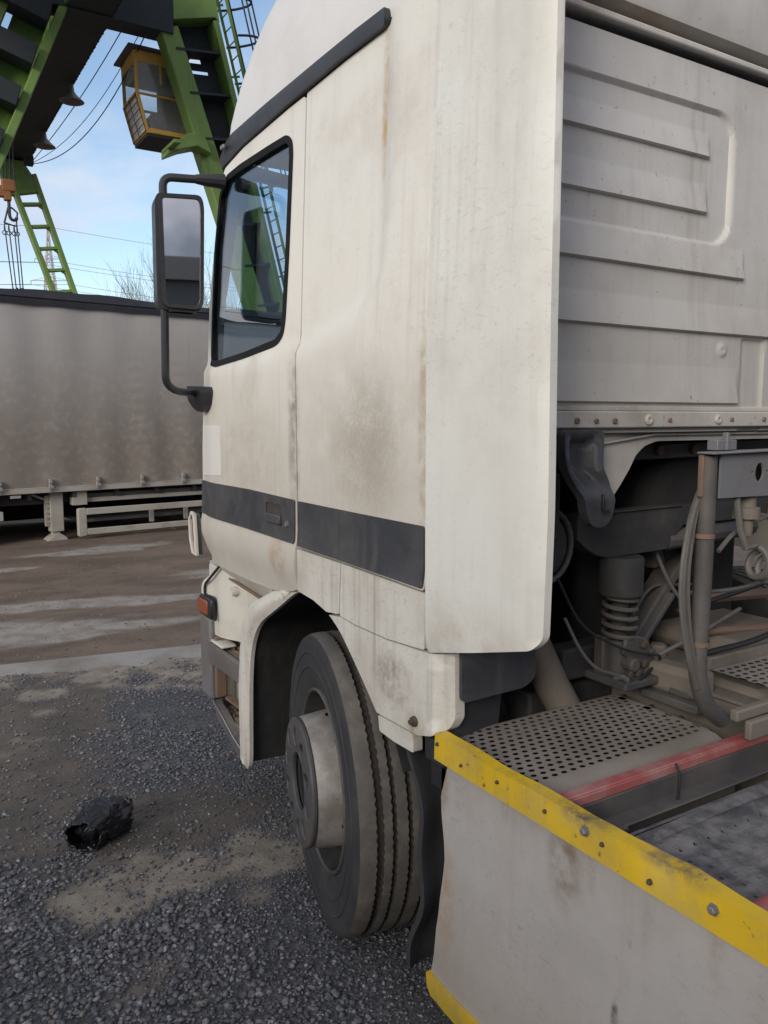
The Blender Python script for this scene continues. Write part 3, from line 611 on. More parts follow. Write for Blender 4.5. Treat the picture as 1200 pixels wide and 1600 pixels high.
mb = MB(); mb.lathe([(1.150, 0.0001), (1.150, 0.007), (1.158, 0.008), (1.158, 0.013), (1.166, 0.015), (1.168, 0.015)], (0, 1.732, 0.885), 0, 10); mb.build('bolt', M['bolt'], truck)
ARCHF = chaikin([(2.470, 1.100), (2.543, 1.078), (2.689, 0.985), (2.836, 0.905), (2.909, 0.8), (2.938, 0.661), (2.946, 0.501), (2.952, 0.309), (2.97, 0.266), (3.0, 0.262), (3.030, 0.280)]) + chaikin([(3.032, 0.30), (3.036, 0.462), (3.034, 0.657), (3.005, 0.827), (2.955, 0.942), (2.789, 1.025), (2.61, 1.098)])
sheet('front_fender_lip', ARCHF, lambda y, z: (1.163 + 0.014 * ss(0.95, 1.08, z) + 0.02 * ss(0.03, 0.0, float(edge_dist([(y, z)], ARCHF)[0])) , y, z), M['fender_paint'], truck, 0.016, off=(0.016, 0, 0), bevel=0.005)
# wheel arch liner
arch = [(2.985, 0.285), (2.98, 0.5), (2.965, 0.66), (2.915, 0.82), (2.83, 0.93), (2.69, 1.0), (2.55, 1.09), (2.40, 1.115), (2.25, 1.09), (2.14, 1.045), (2.05, 0.97), (1.985, 0.91), (1.91, 0.84), (1.83, 0.70)]
mb = MB(); na = len(arch); W_ = [1.188, 1.3, 1.45, 1.6, 1.78]
mb.add([(x + 0, y - 0.012 * math.sin(9 * x + 4 * z), z) for x in W_ for (y, z) in arch], [(i * na + j, i * na + j + 1, (i + 1) * na + j + 1, (i + 1) * na + j) for i in range(len(W_) - 1) for j in range(na - 1)])
mb.prism([(2.95, 0.4)] + [(y, z) for y, z in arch[2:-1]] + [(1.85, 0.75), (2.0, 0.6), (2.7, 0.6)], lambda a, b_, d: (d, a, b_), 1.785, 1.80)
mb.build('wheel_arch_liner', M['liner'], truck, angle=70)
# dark rear wrap of the fender and the rubber behind it
sheet('fender_end_cover', round_poly([(1.225, 1.105), (1.475, 1.075), (1.478, 0.99), (1.44, 0.968), (1.225, 0.963)], 0.02), lambda x, z: (x, 1.602, z), M['stripe'], truck, 0.05, off=(0, 0.05, 0), bevel=0.008)
sheet('mud_guard', round_poly([(1.21, 1.05), (1.44, 1.05), (1.41, 0.80), (1.38, 0.62), (1.21, 0.60)], 0.02), lambda x, z: (x, 1.665 + 0.02 * math.sin(14 * x), z), M['flap'], truck, 0.05, off=(0, 0.02, 0), bevel=0.004)
sheet('mud_guard', round_poly([(1.185, 0.83), (1.215, 0.88), (1.47, 0.86), (1.47, 0.10), (1.20, 0.10), (1.185, 0.2)], 0.03), lambda x, z: (x, 1.735 + 0.10 * ((z - 0.48) / 0.38) ** 2 - 0.012 * math.sin(22 * z) - 0.025 * ss(1.25, 1.19, x), z), M['flap'], truck, 0.035, off=(0, 0.02, 0), bevel=0.008)
mb = MB(); mb.span((1.19, 1.63, 0.78), (1.24, 1.72, 0.85)); mb.span((1.21, 1.64, 0.70), (1.30, 1.72, 0.78)); mb.build('fender_bracket', M['black'], truck, 0.008)
# roof trim
TRIM = [(3.217, 2.682), (3.197, 2.720), (3.06, 2.772), (2.739, 2.783), (2.348, 2.787), (2.11, 2.787), (1.940, 2.782), (1.936, 2.735), (2.186, 2.737), (2.583, 2.726), (2.98, 2.708)]
sheet('roof_trim', round_poly(TRIM, 0.015), lambda y, z: (hx(y, 2.72) - 0.022 + 0.008 * abs(z - 2.755) / 0.03, y, z), M['trim'], truck, 0.03, off=(0.05, 0, 0), bevel=0.006)
mb = MB(); mb.span((1.184, 3.10, 2.728), (1.196, 3.135, 2.745)); mb.build('trim_clip', M['steel'], truck, 0.004)
# high roof: rings of a rounded rectangle
prof = [(2.755, 1.220, 3.215, .10), (2.82, 1.214, 3.175, .11), (2.88, 1.215, 3.13, .12), (2.94, 1.219, 3.085, .13), (3.03, 1.238, 3.035, .14), (3.105, 1.258, 2.985, .15), (3.2, 1.30, 2.95, .16), (3.3, 1.36, 2.87, .2), (3.38, 1.45, 2.72, .26), (3.44, 1.6, 2.5, .34)]
mb = MB(); NR = 0
for (z, xl, yf, r) in prof:
    ring_ = [(xl, 1.60), (xl, 2.0)]
    for k in range(9):
        a = math.pi - k * math.pi / 16; ring_.append((xl + r + r * math.cos(a), yf - r + r * math.sin(a)))
    full = ring_ + [(4.78 - x, y) for x, y in reversed(ring_)]
    NR = len(full); mb.v += [(x, y, z) for x, y in full]
mb.f = [(i * NR + j, i * NR + j + 1, (i + 1) * NR + j + 1, (i + 1) * NR + j) for i in range(len(prof) - 1) for j in range(NR - 1)]
mb.f += [tuple((len(prof) - 1) * NR + j for j in range(NR))]
mb.build('high_roof', M['roof_paint'], truck, angle=50)
# side air deflector
FAIR = [(1.682, 2.95), (1.680, 1.60), (1.678, 1.088), (1.487, 1.137), (1.278, 1.194), (1.258, 1.218), (1.255, 1.501), (1.258, 1.893), (1.288, 2.6), (1.306, 2.95)]
def fairp(y, z):
    ed = lerp_pts(z, [(1.2, 1.257), (1.893, 1.258), (2.6, 1.288), (2.95, 1.306)]) ; e = max(0.0, (ed + 0.035 - y) / 0.037)
    return (1.162 + 0.03 * min(1, max(0, (z - 1.9) / .8)) + 0.02 * min(1, e) ** 2 + 0.012 * ss(1.15, 1.05, z), y, z)
sheet('side_deflector', round_poly(FAIR, 0.018), fairp, M['fairing_paint'], truck, 0.035, off=(0.020, 0, 0), bevel=0.006)
for z in (1.3, 2.3):
    mb = MB(); mb.span((1.20, 1.42, z), (1.24, 1.66, z + 0.04)); mb.build('deflector_hinge', M['dark'], truck)
# front, right side, floor
frontedge = [(1.05, 3.40), (1.19, 3.49), (1.56, 3.48), (1.837, 3.44), (2.161, 3.395), (2.527, 3.235), (2.72, 3.10)]
def frontp(x, z):
    tt = abs(x - 2.39) / 1.2; return (x, lerp_pts(z, frontedge) + 0.15 * (1 - tt ** 5), z)
WS = round_poly([(1.29, 1.74), (3.49, 1.74), (3.47, 2.66), (1.31, 2.66)], 0.08)
fp = sheet('cab_front', [(1.215, 1.06), (3.565, 1.06), (3.565, 2.70), (1.235, 2.70)], frontp, M['paint'], truck, 0.08, [WS], (0, -0.03, 0), 0)
sheet('windscreen', offset_poly(WS, 0.01), lambda x, z: (x, frontp(x, z)[1] - 0.012, z), M['glass'], fp, 0.1, off=(0, -0.004, 0), bevel=0)
RW = [(3.25, 1.93), (3.16, 2.62), (2.56, 2.62), (2.60, 1.95)]
rp = sheet('cab_side', [(1.60, 1.06), (3.38, 1.06), (3.45, 1.25), (3.42, 1.8), (3.2, 2.74), (1.60, 2.74)], lambda y, z: (4.78 - hx(max(y, 2.5), z), y, z), M['paint'], truck, 0.1, [RW], (-0.03, 0, 0), 0)
sheet('window_glass', offset_poly(RW, 0.01), lambda y, z: (4.78 - hx(y, z) - 0.012, y, z), M['glass'], rp, 0.3, off=(-0.003, 0, 0), bevel=0)
mb = MB(); mb.span((1.24, 1.60, 1.63), (3.54, 2.52, 1.66)); mb.span((1.24, 2.52, 1.12), (3.54, 3.40, 1.16)); mb.span((1.24, 2.50, 1.10), (3.54, 2.52, 1.64)); mb.span((1.24, 1.75, 1.10), (1.42, 2.5, 1.63)); mb.build('cab_floor', M['void'], truck)
mb = MB(); mb.span((1.24, 3.00, 1.16), (3.54, 3.40, 1.78)); mb.span((1.40, 2.85, 1.5), (2.1, 3.05, 1.86)); mb.build('dashboard', M['interior'], truck, 0.05)
mb = MB(); mb.lathe([(0.235 * math.cos(a) * 0 + 0.016 * math.sin(a), 0.225 + 0.016 * math.cos(a)) for a in [k * math.pi / 4 for k in range(8)]], (0, 0, 0), 2, 32, True)
Rw = Matrix.Rotation(R(-35), 4, 'X'); mb.v = [tuple(Rw @ Vector(p) + Vector((1.72, 2.78, 1.93))) for p in mb.v]; mb.beam((1.50, 2.78, 1.93), (1.94, 2.78, 1.93), 0.03, 0.02); mb.build('steering_wheel', M['interior'], truck)
for sx in (1.72, 3.05):
    mb = MB(); mb.span((sx - 0.25, 2.0, 1.5), (sx + 0.25, 2.5, 1.68)); mb.box((sx, 2.02, 1.98), (0.48, 0.14, 0.66), Matrix.Rotation(R(-10), 3, 'X')); mb.box((sx, 1.95, 2.40), (0.28, 0.1, 0.2)); mb.build('seat', M['seat'], truck, 0.04)
mb = MB(); mb.span((1.24, 1.62, 1.66), (3.54, 1.64, 2.70)); mb.span((1.24, 1.66, 2.70), (3.54, 3.15, 2.72)); mb.build('cab_lining', M['interior'], truck)
# step well, bumper corner
mb = MB(); mb.prism([(3.44, 0.40), (3.44, 1.06), (2.70, 1.06), (2.78, 1.02), (2.96, 0.95), (2.98, 0.35)], lambda a, b_, d: (d, a, b_), 1.315, 1.34); mb.build('step_well', M['step_paint'], truck, 0.004)
mb = MB(); mb.prism([(3.42, 1.062), (2.74, 1.060), (2.80, 0.975), (3.40, 1.015)], lambda a, b_, d: (d + 0.05 * (b_ < 1.05), a, b_), 1.195, 1.25); mb.build('door_sill', M['step_paint'], truck, 0.005)
mb = MB(); mb.beam((1.238, 3.34, 1.006), (1.238, 2.82, 0.972), 0.014, 0.010); mb.build('sill_edge', M['rusty'], truck, 0.003)
sheet('bumper_corner', round_poly([(3.33, 1.045), (3.40, 1.02), (3.50, 0.955), (3.525, 0.93), (3.525, 0.80), (3.44, 0.80), (3.44, 0.72), (3.10, 0.74), (3.02, 0.94), (3.0, 1.0)], 0.02), lambda y, z: (1.215 + 0.06 * ss(3.36, 3.1, y) - 0.02 * ss(3.42, 3.5, y), y, z), M['step_paint'], truck, 0.03, [round_poly([(3.36, 0.895), (3.535, 0.895), (3.535, 0.81), (3.36, 0.81)][::-1], 0.01)] if False else [], (0.03, 0, 0), 0.006)
mb = MB(); mb.tube(smooth_path([(1.200, 3.30, 1.052), (1.192, 3.47, 0.945), (1.192, 3.475, 0.897), (1.196, 3.37, 0.902), (1.196, 3.355, 0.80)], r=0.02), 0.006, 6); mb.build('panel_gap', M['void'], truck)
mb = MB(); mb.lathe([(1.225, 0.0001), (1.223, 0.018), (1.232, 0.021), (1.262, 0.021)], (0, 3.22, 0.955), 0, 18); mb.build('cap', M['step_paint'], truck)
mb = MB(); mb.span((1.182, 3.372, 0.800), (1.21, 3.53, 0.895)); mb.build('lamp_frame', M['black'], truck, 0.012)
mb = MB(); mb.span((1.176, 3.41, 0.812), (1.20, 3.535, 0.880)); mb.build('corner_lamp', M['orange'], truck, 0.008)
mb = MB(); mb.span((1.19, 3.415, 0.42), (1.25, 3.55, 0.795)); mb.build('bumper_side', M['steel'], truck, 0.012)
mb = MB(); mb.span((1.20, 3.37, 0.44), (1.25, 3.394, 0.72)); mb.build('step_bracket', M['rusty'], truck, 0.006)
mb = MB(); mb.span((1.25, 3.44, 0.38), (3.55, 3.60, 1.04)); mb.build('front_bumper', M['fender_paint'], truck, 0.03)
def grating(x0, x1, y0, y1, z):
    mb = MB()
    for i in range(int((x1 - x0) / 0.03)):
        for j in range(int((y1 - y0) / 0.042)):
            x = x0 + 0.018 + i * 0.03; y = y0 + 0.02 + j * 0.042 + (0.02 if i % 2 else 0)
            mb.box((x, y, z), (0.008, 0.028, 0.012), Matrix.Rotation(R(25 if (i + j) % 2 else -25), 3, 'Z'))
    return mb
for (zt, x0, y1_, tilt) in ((0.685, 1.19, 3.40, 0.0), (0.385, 1.185, 3.42, 0.0)):
    mb = MB(); mb.span((x0 + 0.03, 2.99, zt - 0.03), (1.315, y1_ - 0.02, zt - 0.006)); st = mb.build('step', M['dusty'], truck, 0.004)
    grating(x0 + 0.035, 1.315, 2.99, y1_ - 0.05, zt).build('step_grating', M['rusty'], st)
    mb = MB()
    if zt > 0.5:
        mb.box((x0, 3.20, zt - 0.038), (0.022, 0.44, 0.088))
    else:
        pts = [(1.33, 3.46), (1.24, 3.452), (1.205, 3.425), (1.190, 3.37), (1.184, 3.30), (1.182, 3.22), (1.183, 3.14), (1.186, 3.07), (1.19, 3.01)]
        for (xa, ya), (xb, yb) in zip(pts, pts[1:]):
            da, db = -0.10 * ss(3.35, 3.0, ya), -0.10 * ss(3.35, 3.0, yb); mb.add([(xa, ya, zt + 0.03 + da), (xb, yb, zt + 0.03 + db), (xb + 0.012, yb, zt - 0.045 + db), (xa + 0.012, ya, zt - 0.045 + da), (xa + 0.035, ya - 0.012, zt + 0.03 + da), (xb + 0.035, yb - 0.012, zt + 0.03 + db)], [(0, 1, 2, 3), (0, 1, 5, 4)])
    mb.build('step_edge', M['step_edge'], st, 0.004, angle=50)
    if zt < 0.5: mb = MB(); mb.tube([(xa - 0.001, ya, zt + 0.031 - 0.10 * ss(3.35, 3.0, ya)) for xa, ya in pts], 0.0035, 6); mb.build('edge_highlight', M['highlight'], st)  # bright tube draws a highlight along the lower step rail
    else: mb = MB(); mb.span((x0 + 0.002, 3.27, zt + 0.008), (x0 + 0.07, 3.41, zt + 0.020)); mb.build('step_cap', M['fender_paint'], st, 0.004)
mb = MB(); mb.beam((1.25, 3.36, 0.44), (1.30, 3.08, 0.40), 0.03, 0.012); mb.build('step_bracket', M['rusty'], truck)
# corner air deflector ahead of the door
mb = MB()
pts = [(3.475, 1.262), (3.51, 1.268), (3.535, 1.24), (3.53, 1.15), (3.50, 1.09), (3.455, 1.085)]
mb.tube([(1.155, y, z) for y, z in pts + pts[:1]], 0.010, 6); mb.build('corner_deflector', M['paint'], truck)
sheet('corner_deflector', pts, lambda y, z: (1.162, y, z), M['stripe'], truck, 0.05, off=(0.02, 0, 0), bevel=0)

# mirror
mir = sheet('mirror_housing', round_poly([(0.945, 2.545), (1.113, 2.552), (1.120, 2.50), (1.110, 2.15), (1.095, 2.108), (0.945, 2.112), (0.932, 2.14), (0.934, 2.52)], 0.035), lambda x, z: (x, 3.155, z), M['black'], truck, 0.05, off=(0, 0.10, 0), bevel=0.022)
MC = Vector((1.03, 3.17, 0))
def mrot(x, y, z, a=-9):
    p = Matrix.Rotation(R(a), 3, 'Z') @ (Vector((x, y, z)) - MC) + MC; return (p.x, p.y, p.z)
mir.data.transform(Matrix.Translation(MC) @ Matrix.Rotation(R(-9), 4, 'Z') @ Matrix.Translation(-MC))
mgp = round_poly([(0.957, 2.532), (1.103, 2.537), (1.108, 2.50), (1.098, 2.15), (1.088, 2.124), (0.960, 2.128)], 0.02)
ring('mirror_rim', round_poly(offset_poly(mgp, 0.010), 0.02), offset_poly(mgp, -0.004), lambda x, z: mrot(x, 3.140, z), M['black'], mir, 0.05, (0, 0.03, 0), 0.003)
sheet('mirror_glass', mgp, lambda x, z: mrot(x, 3.147 + 0.10 * ((x - 1.03) ** 2 + 0.25 * (z - 2.33) ** 2), z, -9), M['mirror'], mir, 0.02, off=(0, 0.004, 0), bevel=0)
mb = MB(); mb.tube(smooth_path([(0.972, 3.19, 2.50), (0.972, 3.19, 2.612), (1.05, 3.17, 2.612), (1.14, 3.14, 2.612)]), 0.016, 10); mb.tube([(1.09, 3.155, 2.612), (1.13, 3.145, 2.612), (1.20, 3.13, 2.612)], [0.017, 0.024, 0.028], 10)
mb.build('mirror_arm', M['black'], truck)
mb = MB(); mb.tube(smooth_path([(0.965, 3.19, 2.14), (0.962, 3.20, 1.83), (1.01, 3.24, 1.802), (1.13, 3.32, 1.79)], r=0.07), 0.0155, 10); mb.build('mirror_arm', M['black'], truck)
sheet('mirror_bracket', round_poly([(3.415, 1.828), (3.25, 1.820), (3.235, 1.80), (3.26, 1.742), (3.33, 1.715), (3.405, 1.72)], 0.02), lambda y, z: (1.115 + 0.05 * ((z - 1.79) / 0.08) ** 2 * (z < 1.79), y, z), M['black'], truck, 0.03, off=(0.07, 0, 0), bevel=0.01)

# ------------------------------------------------------------------ wheels
def make_wheel(cx, cy, cz):
    outer = -1
    c = (cx, cy, cz); NSEG = 240
    mb = MB()
    # rim barrel, lip
    mb.lathe([(0.018, 0.306), (0.004, 0.303), (0.000, 0.297), (0.006, 0.291)], c, 0, 64)
    wheel = mb.build('wheel', M['hub'], truck)
    mb = MB(); mb.lathe([(0.006, 0.290), (0.03, 0.284), (0.12, 0.276), (0.16, 0.25), (0.26, 0.26)], c, 0, 64); mb.build('rim_barrel', M['dark'], wheel)
    # cone with hand holes: (angle, along)
    rs = [(0.155, 0.260), (0.13, 0.248), (0.08, 0.232), (0.0, 0.220), (-0.045, 0.213), (-0.062, 0.205)]
    def cone(th, s_):
        k = s_ * (len(rs) - 1); i = min(int(k), len(rs) - 2); f = k - i
        a = rs[i][0] * (1 - f) + rs[i + 1][0] * f; r = rs[i][1] * (1 - f) + rs[i + 1][1] * f
        return (cx + a, cy + r * math.cos(th), cz + r * math.sin(th))
    holes = []
    for k in range(10):
        th = 2 * math.pi * (k + 0.5) / 10; holes.append([(th + 0.13 * math.cos(q_ * math.pi / 6), 0.42 + 0.15 * math.sin(q_ * math.pi / 6)) for q_ in range(12)])
    sheet('wheel_disc', [(0, 0), (2 * math.pi, 0), (2 * math.pi, 1), (0, 1)], cone, M['rim'], wheel, 0.12, holes, (0.006, 0, 0), 0)
    # nut ring with slots
    holes = [[(0.095 * math.cos(2 * math.pi * k / 28), 0.095 * math.sin(2 * math.pi * k / 28)) for k in range(28)]]
    for k in range(10):
        th = 2 * math.pi * k / 10 + 0.2; c2 = Vector((0.155 * math.cos(th), 0.155 * math.sin(th))); u = Vector((math.cos(th), math.sin(th))); v = Vector((-u.y, u.x))
        holes.append([tuple(c2 + u * 0.030 * math.cos(q_ * math.pi / 6) + v * 0.024 * math.sin(q_ * math.pi / 6)) for q_ in range(12)])
    sheet('nut_ring', [(0.2125 * math.cos(2 * math.pi * k / 56), 0.2125 * math.sin(2 * math.pi * k / 56)) for k in range(56)], lambda a, b_: (cx - 0.074 - 0.010 * math.sin(min(1, max(0, (0.2125 - math.hypot(a, b_)) / 0.12)) * math.pi), cy + a, cz + b_), M['hub'], wheel, 0.04, holes, (0.018, 0, 0), 0.005)
    mb = MB(); mb.lathe([(-0.058, 0.206), (-0.040, 0.19), (-0.030, 0.12), (-0.055, 0.10), (-0.055, 0.065), (-0.030, 0.06), (-0.030, 0.0001)], c, 0, 40); mb.build('hub', M['void'], wheel)
    nut = None
    for k in range(10):
        th = 2 * math.pi * k / 10 + 0.2; p = (cx - 0.050, cy + 0.155 * math.cos(th), cz + 0.155 * math.sin(th))
        if nut is None:
            mb = MB(); mb.lathe([(0.012, 0.016), (-0.008, 0.016), (-0.012, 0.012), (-0.012, 0.0001)], (0, 0, 0), 0, 6); nut = mb.build('wheel_nut', M['bolt'], wheel, smooth=False); nut.location = p
        else: dup(nut, p)
    # tyre
    prof = [(0.03, 0.296, 0), (0.010, 0.306, 0), (-0.002, 0.335, 0), (-0.008, 0.372, 0), (-0.011, 0.374, 0), (-0.011, 0.380, 0), (-0.009, 0.382, 0), (-0.010, 0.420, 0), (-0.013, 0.423, 0), (-0.013, 0.428, 0), (-0.010, 0.431, 0), (-0.009, 0.450, 0), (-0.007, 0.468, 0), (-0.002, 0.4825, 1), (0.012, 0.4885, 1), (0.028, 0.4905, 1), (0.042, 0.4915, 1)]
    def groove(x, w): return [(x, 0.4915, 1, 1), (x + 0.003, 0.476, 2, 1), (x + w - 0.003, 0.476, 2, 1), (x + w, 0.4915, 1, 1)]
    prof = [(*p, 0) for p in prof] + groove(0.046, 0.022) + [(0.08, 0.492, 1, 0)] + groove(0.094, 0.014) + [(0.12, 0.492, 1, 0)] + groove(0.142, 0.014) + [(0.17, 0.492, 1, 0)] + groove(0.190, 0.014) + [(0.22, 0.492, 1, 0)] + groove(0.238, 0.018) + [(0.28, 0.490, 1, 0), (0.305, 0.483, 1, 0), (0.312, 0.465, 0, 0), (0.316, 0.42, 0, 0), (0.316, 0.35, 0, 0), (0.295, 0.298, 0, 0)]
    vs = []; 
    for (a, r, mi, zg) in prof:
        for j in range(NSEG):
            th = 2 * math.pi * j / NSEG; ax = a + (0.0018 if j % 2 else -0.0018) * zg * (0.5 + 0.9 * abs(math.sin(j * 12.9898 + a * 50)))
            rr_ = r + (0.0015 * math.sin(th * 13 + a * 40) if mi == 0 and r > 0.44 else 0)
            vs.append((cx + ax, cy + rr_ * math.cos(th), max(0.003 - 0.0, cz + rr_ * math.sin(th))))
    k = len(prof); fs = [(i * NSEG + j, i * NSEG + (j + 1) % NSEG, (i + 1) * NSEG + (j + 1) % NSEG, (i + 1) * NSEG + j) for i in range(k - 1) for j in range(NSEG)]
    mb = MB(); mb.v = vs; mb.f = fs; ty = mb.build('tyre', [M['tyre'], M['tread'], M['groove']], wheel, angle=32)
    for i in range(k - 1):
        mi = max(prof[i][2], prof[i + 1][2])
        if prof[i][2] == 2 or prof[i + 1][2] == 2: mi = 2
        elif min(prof[i][2], prof[i + 1][2]) == 0: mi = 0
        for j in range(NSEG): ty.data.polygons[i * NSEG + j].material_index = mi
    return wheel
wheel = make_wheel(1.178, 2.348, 0.478)
STEER = Matrix.Translation((1.187, 2.336, 0)) @ Matrix.Rotation(R(-13.3), 4, 'Z') @ Matrix.Translation((-1.178, -2.348, 0))   # front wheels turned a little
wheel.matrix_parent_inverse = Matrix.Translation(-truck.location) @ STEER
def copy_wheel(src, mtx):
    w = src.copy(); col.objects.link(w); w.parent = truck; w.matrix_parent_inverse = Matrix.Translation(-truck.location) @ mtx
    for ch in src.children:
        c = ch.copy(); col.objects.link(c); c.parent = w
    return w
bpy.context.view_layer.update()
for (px_, py_, flip) in ((3.602, 2.348, True), (1.178, -1.25, False), (3.602, -1.25, True)):
    mt = Matrix.Translation((px_, py_, 0.484)) @ (Matrix.Rotation(math.pi, 4, 'Z') if flip else Matrix.Identity(4)) @ Matrix.Translation((-1.178, -2.348, -0.484))
    copy_wheel(wheel, mt)
mb = MB(); mb.tube([(1.45, 2.348, 0.46), (3.35, 2.348, 0.46)], 0.07, 12); mb.tube([(1.3, -1.25, 0.48), (3.5, -1.25, 0.48)], 0.1, 12); mb.build('axle', M['dark'], truck)

# ------------------------------------------------------------------ rear wall of the cab
def saw(z, top, bot, h): return h * (top - z) / (top - bot) if bot <= z <= top else 0.0
def rear_d(x, z):
    x = x if x < 2.39 else 4.78 - x
    d = 0.0
    # rounded recess open to the left
    cx_, cz_ = 2.150 - 0.07, None
    dx = max(0, x - (2.150 - 0.07)); dz = max(0, abs(z - 2.377) - (0.180 - 0.07)); sd = math.hypot(dx, dz) - 0.07
    if max(x - 2.15, abs(z - 2.377) - 0.18) > 0: sd = max(sd, 0.0001)
    rec = ss(0.006, -0.006, sd)
    d -= 0.013 * rec
    if x < 2.052: d += saw(z, 2.497, 2.428, 0.014) * ss(2.054, 2.046, x) + saw(z, 2.357, 2.279, 0.014) * ss(2.054, 2.046, x)
    d += saw(z, 2.192, 2.104, 0.015) * ss(2.224, 2.214, x)
    d += saw(z, 2.025, 1.941, 0.015)
    d += saw(z, 1.843, 1.738, 0.013) * ss(2.226, 2.214, x)
    d -= 0.008 * ss(2.236, 2.244, x) * ss(1.935, 1.929, z) * ss(2.35, 2.342, x)
    b_ = math.hypot(x - 2.142, z - 1.895); d += 0.006 * ss(0.026, 0.012, b_) - 0.003 * ss(0.012, 0.002, b_)
    d += 0.002 * math.sin(x * 5 + 1) * math.sin(z * 7)
    return d
xs_ = np.arange(1.20, 3.581, 0.008); zs_ = np.arange(1.655, 2.668, 0.004)
mb = MB(); nxr = len(xs_)
mb.v = [(x, 1.55 - rear_d(x, z), z) for z in zs_ for x in xs_]
mb.f = [(i * nxr + j, i * nxr + j + 1, (i + 1) * nxr + j + 1, (i + 1) * nxr + j) for i in range(len(zs_) - 1) for j in range(nxr - 1)]
rear = mb.build('rear_wall', M['rear_paint'], truck, angle=40)
mb = MB(); mb.span((1.20, 1.585, 2.63), (3.58, 1.60, 2.80)); mb.build('gutter_back', M['dark'], truck)
mb = MB(); mb.span((1.20, 1.528, 2.688), (3.58, 1.60, 2.706)); mb.build('rain_gutter', M['rear_paint'], truck, 0.005)
sheet('roof_rear', [(1.235, 2.742), (3.545, 2.742), (3.40, 3.36), (3.10, 3.46), (1.68, 3.46), (1.38, 3.36)], lambda x, z: (x, 1.515 + 0.05 * ss(2.80, 2.745, z) * 0.3, z), M['rear_paint'], truck, 0.08, off=(0, 0.09, 0), bevel=0.01)
mb = MB(); mb.span((1.20, 1.527, 1.668), (3.58, 1.56, 1.713)); mb.span((1.20, 1.545, 1.713), (3.58, 1.56, 1.728)); rail = mb.build('rear_rail', M['sill_paint'], truck, 0.004)
bolt0 = None
for (x, z, r) in ((1.53, 1.688, .008), (1.60, 1.687, .007), (1.67, 1.687, .008), (1.804, 1.690, .015), (1.89, 1.689, .006), (2.107, 1.690, .014), (2.17, 1.690, .006), (2.33, 1.69, .007)):
    mb = MB(); mb.lathe([(1.5275, r), (1.522, r), (1.520, r * 0.8), (1.520, r * 0.45), (1.526, r * 0.35), (1.526, 0.0001)], (z * 0, 0, 0), 1, 10)
    # lathe axis is Y: columns are (z, x)
    b_ = mb.build('bolt', M['rusty'] if r < .01 else M['sill_paint'], rail); b_.location = (x, 0, z)
# corner gusset and floor edge
GUS = [(1.66, 1.66), (3.5, 1.655), (3.5, 1.628), (1.905, 1.628), (1.855, 1.615), (1.820, 1.590), (1.795, 1.55), (1.755, 1.50), (1.725, 1.468), (1.69, 1.461), (1.655, 1.50)]
sheet('floor_edge', round_poly(GUS, 0.012), lambda x, z: (x, 1.58, z), M['sill_paint'], truck, 0.04, off=(0, 0.02, 0), bevel=0.004)
mb = MB(); mb.beam((1.66, 1.572, 1.625), (1.88, 1.572, 1.648), 0.012, 0.006); mb.beam((1.88, 1.572, 1.648), (3.4, 1.572, 1.646), 0.012, 0.006); mb.build('floor_seam', M['sill_paint'], truck)
# black plastic cup bracket hanging at the corner
CUP = [(1.462, 1.665), (1.603, 1.665), (1.600, 1.567), (1.630, 1.523), (1.632, 1.47), (1.617, 1.425), (1.582, 1.408), (1.545, 1.417), (1.528, 1.45), (1.518, 1.503), (1.478, 1.555), (1.463, 1.60)]
sheet('corner_bracket', round_poly(CUP, 0.02), lambda x, z: (x, 1.497 + 0.035 * ss(0.012, 0.045, float(edge_dist([(x, z)], CUP)[0])) * ss(1.50, 1.56, z) - 0.018 * ss(1.52, 1.48, z), z), M['stripe'], truck, 0.012, off=(0, 0.03, 0), bevel=0.006, angle=60)
mb = MB(); mb.beam((1.567, 1.462, 1.458), (1.567, 1.462, 1.50), 0.006, 0.01, (0, 1, 0)); mb.beam((1.567, 1.462, 1.458), (1.592, 1.462, 1.456), 0.006, 0.01); mb.build('bracket_clip', M['black'], truck, 0.002)
# things under the cab
mb = MB(); mb.beam((1.85, 1.75, 1.585), (3.4, 1.75, 1.605), 0.03, 0.05); mb.build('cross_bar', M['frame'], truck, 0.006)
for x in (1.93, 2.10, 2.27): 
    mb = MB(); mb.lathe([(1.73, .018), (1.722, .016), (1.72, .0001)], (0, 0, 0), 1, 8); b_ = mb.build('bolt', M['rusty'], truck); b_.location = (x, 0, 1.592)
BEAM = [(1.66, 1.42), (1.783, 1.421), (2.100, 1.424), (3.2, 1.417), (3.2, 1.36), (2.12, 1.36), (2.045, 1.289), (1.789, 1.285), (1.74, 1.297), (1.70, 1.318), (1.66, 1.35)]
mb = MB(); mb.prism(BEAM, lambda a, b_, d: (a, d, b_), 1.64, 1.70); mb.beam((1.78, 1.638, 1.421), (2.10, 1.638, 1.424), 0.012, 0.006); mb.build('suspension_beam', M['dark'], truck, 0.005)
mb = MB(); mb.tube([(2.06, 1.67, 1.315), (2.5, 1.67, 1.33)], 0.035, 10); mb.build('cross_tube', M['frame'], truck)
def spring_at(x, y):
    mb = MB(); mb.lathe([(1.285, 0.0001), (1.285, 0.062), (1.278, 0.066), (1.172, 0.066), (1.165, 0.060), (1.175, 0.05), (1.175, 0.0001)], (x, y, 0), 2, 24); mb.lathe([(1.18, 0.026), (1.02, 0.026)], (x, y, 0), 2, 16)
    d = mb.build('damper', M['dark'], truck)
    mb = MB(); pts = []
    for k in range(0, 135):
        a = 2 * math.pi * k / 28; zz_ = 1.178 - 0.135 * (k / 134); pts.append((x + 0.048 * math.cos(a), y + 0.048 * math.sin(a), zz_))
    mb.tube(pts, 0.0075, 7); mb.build('coil_spring', M['frame'], d)
spring_at(1.855, 1.65)
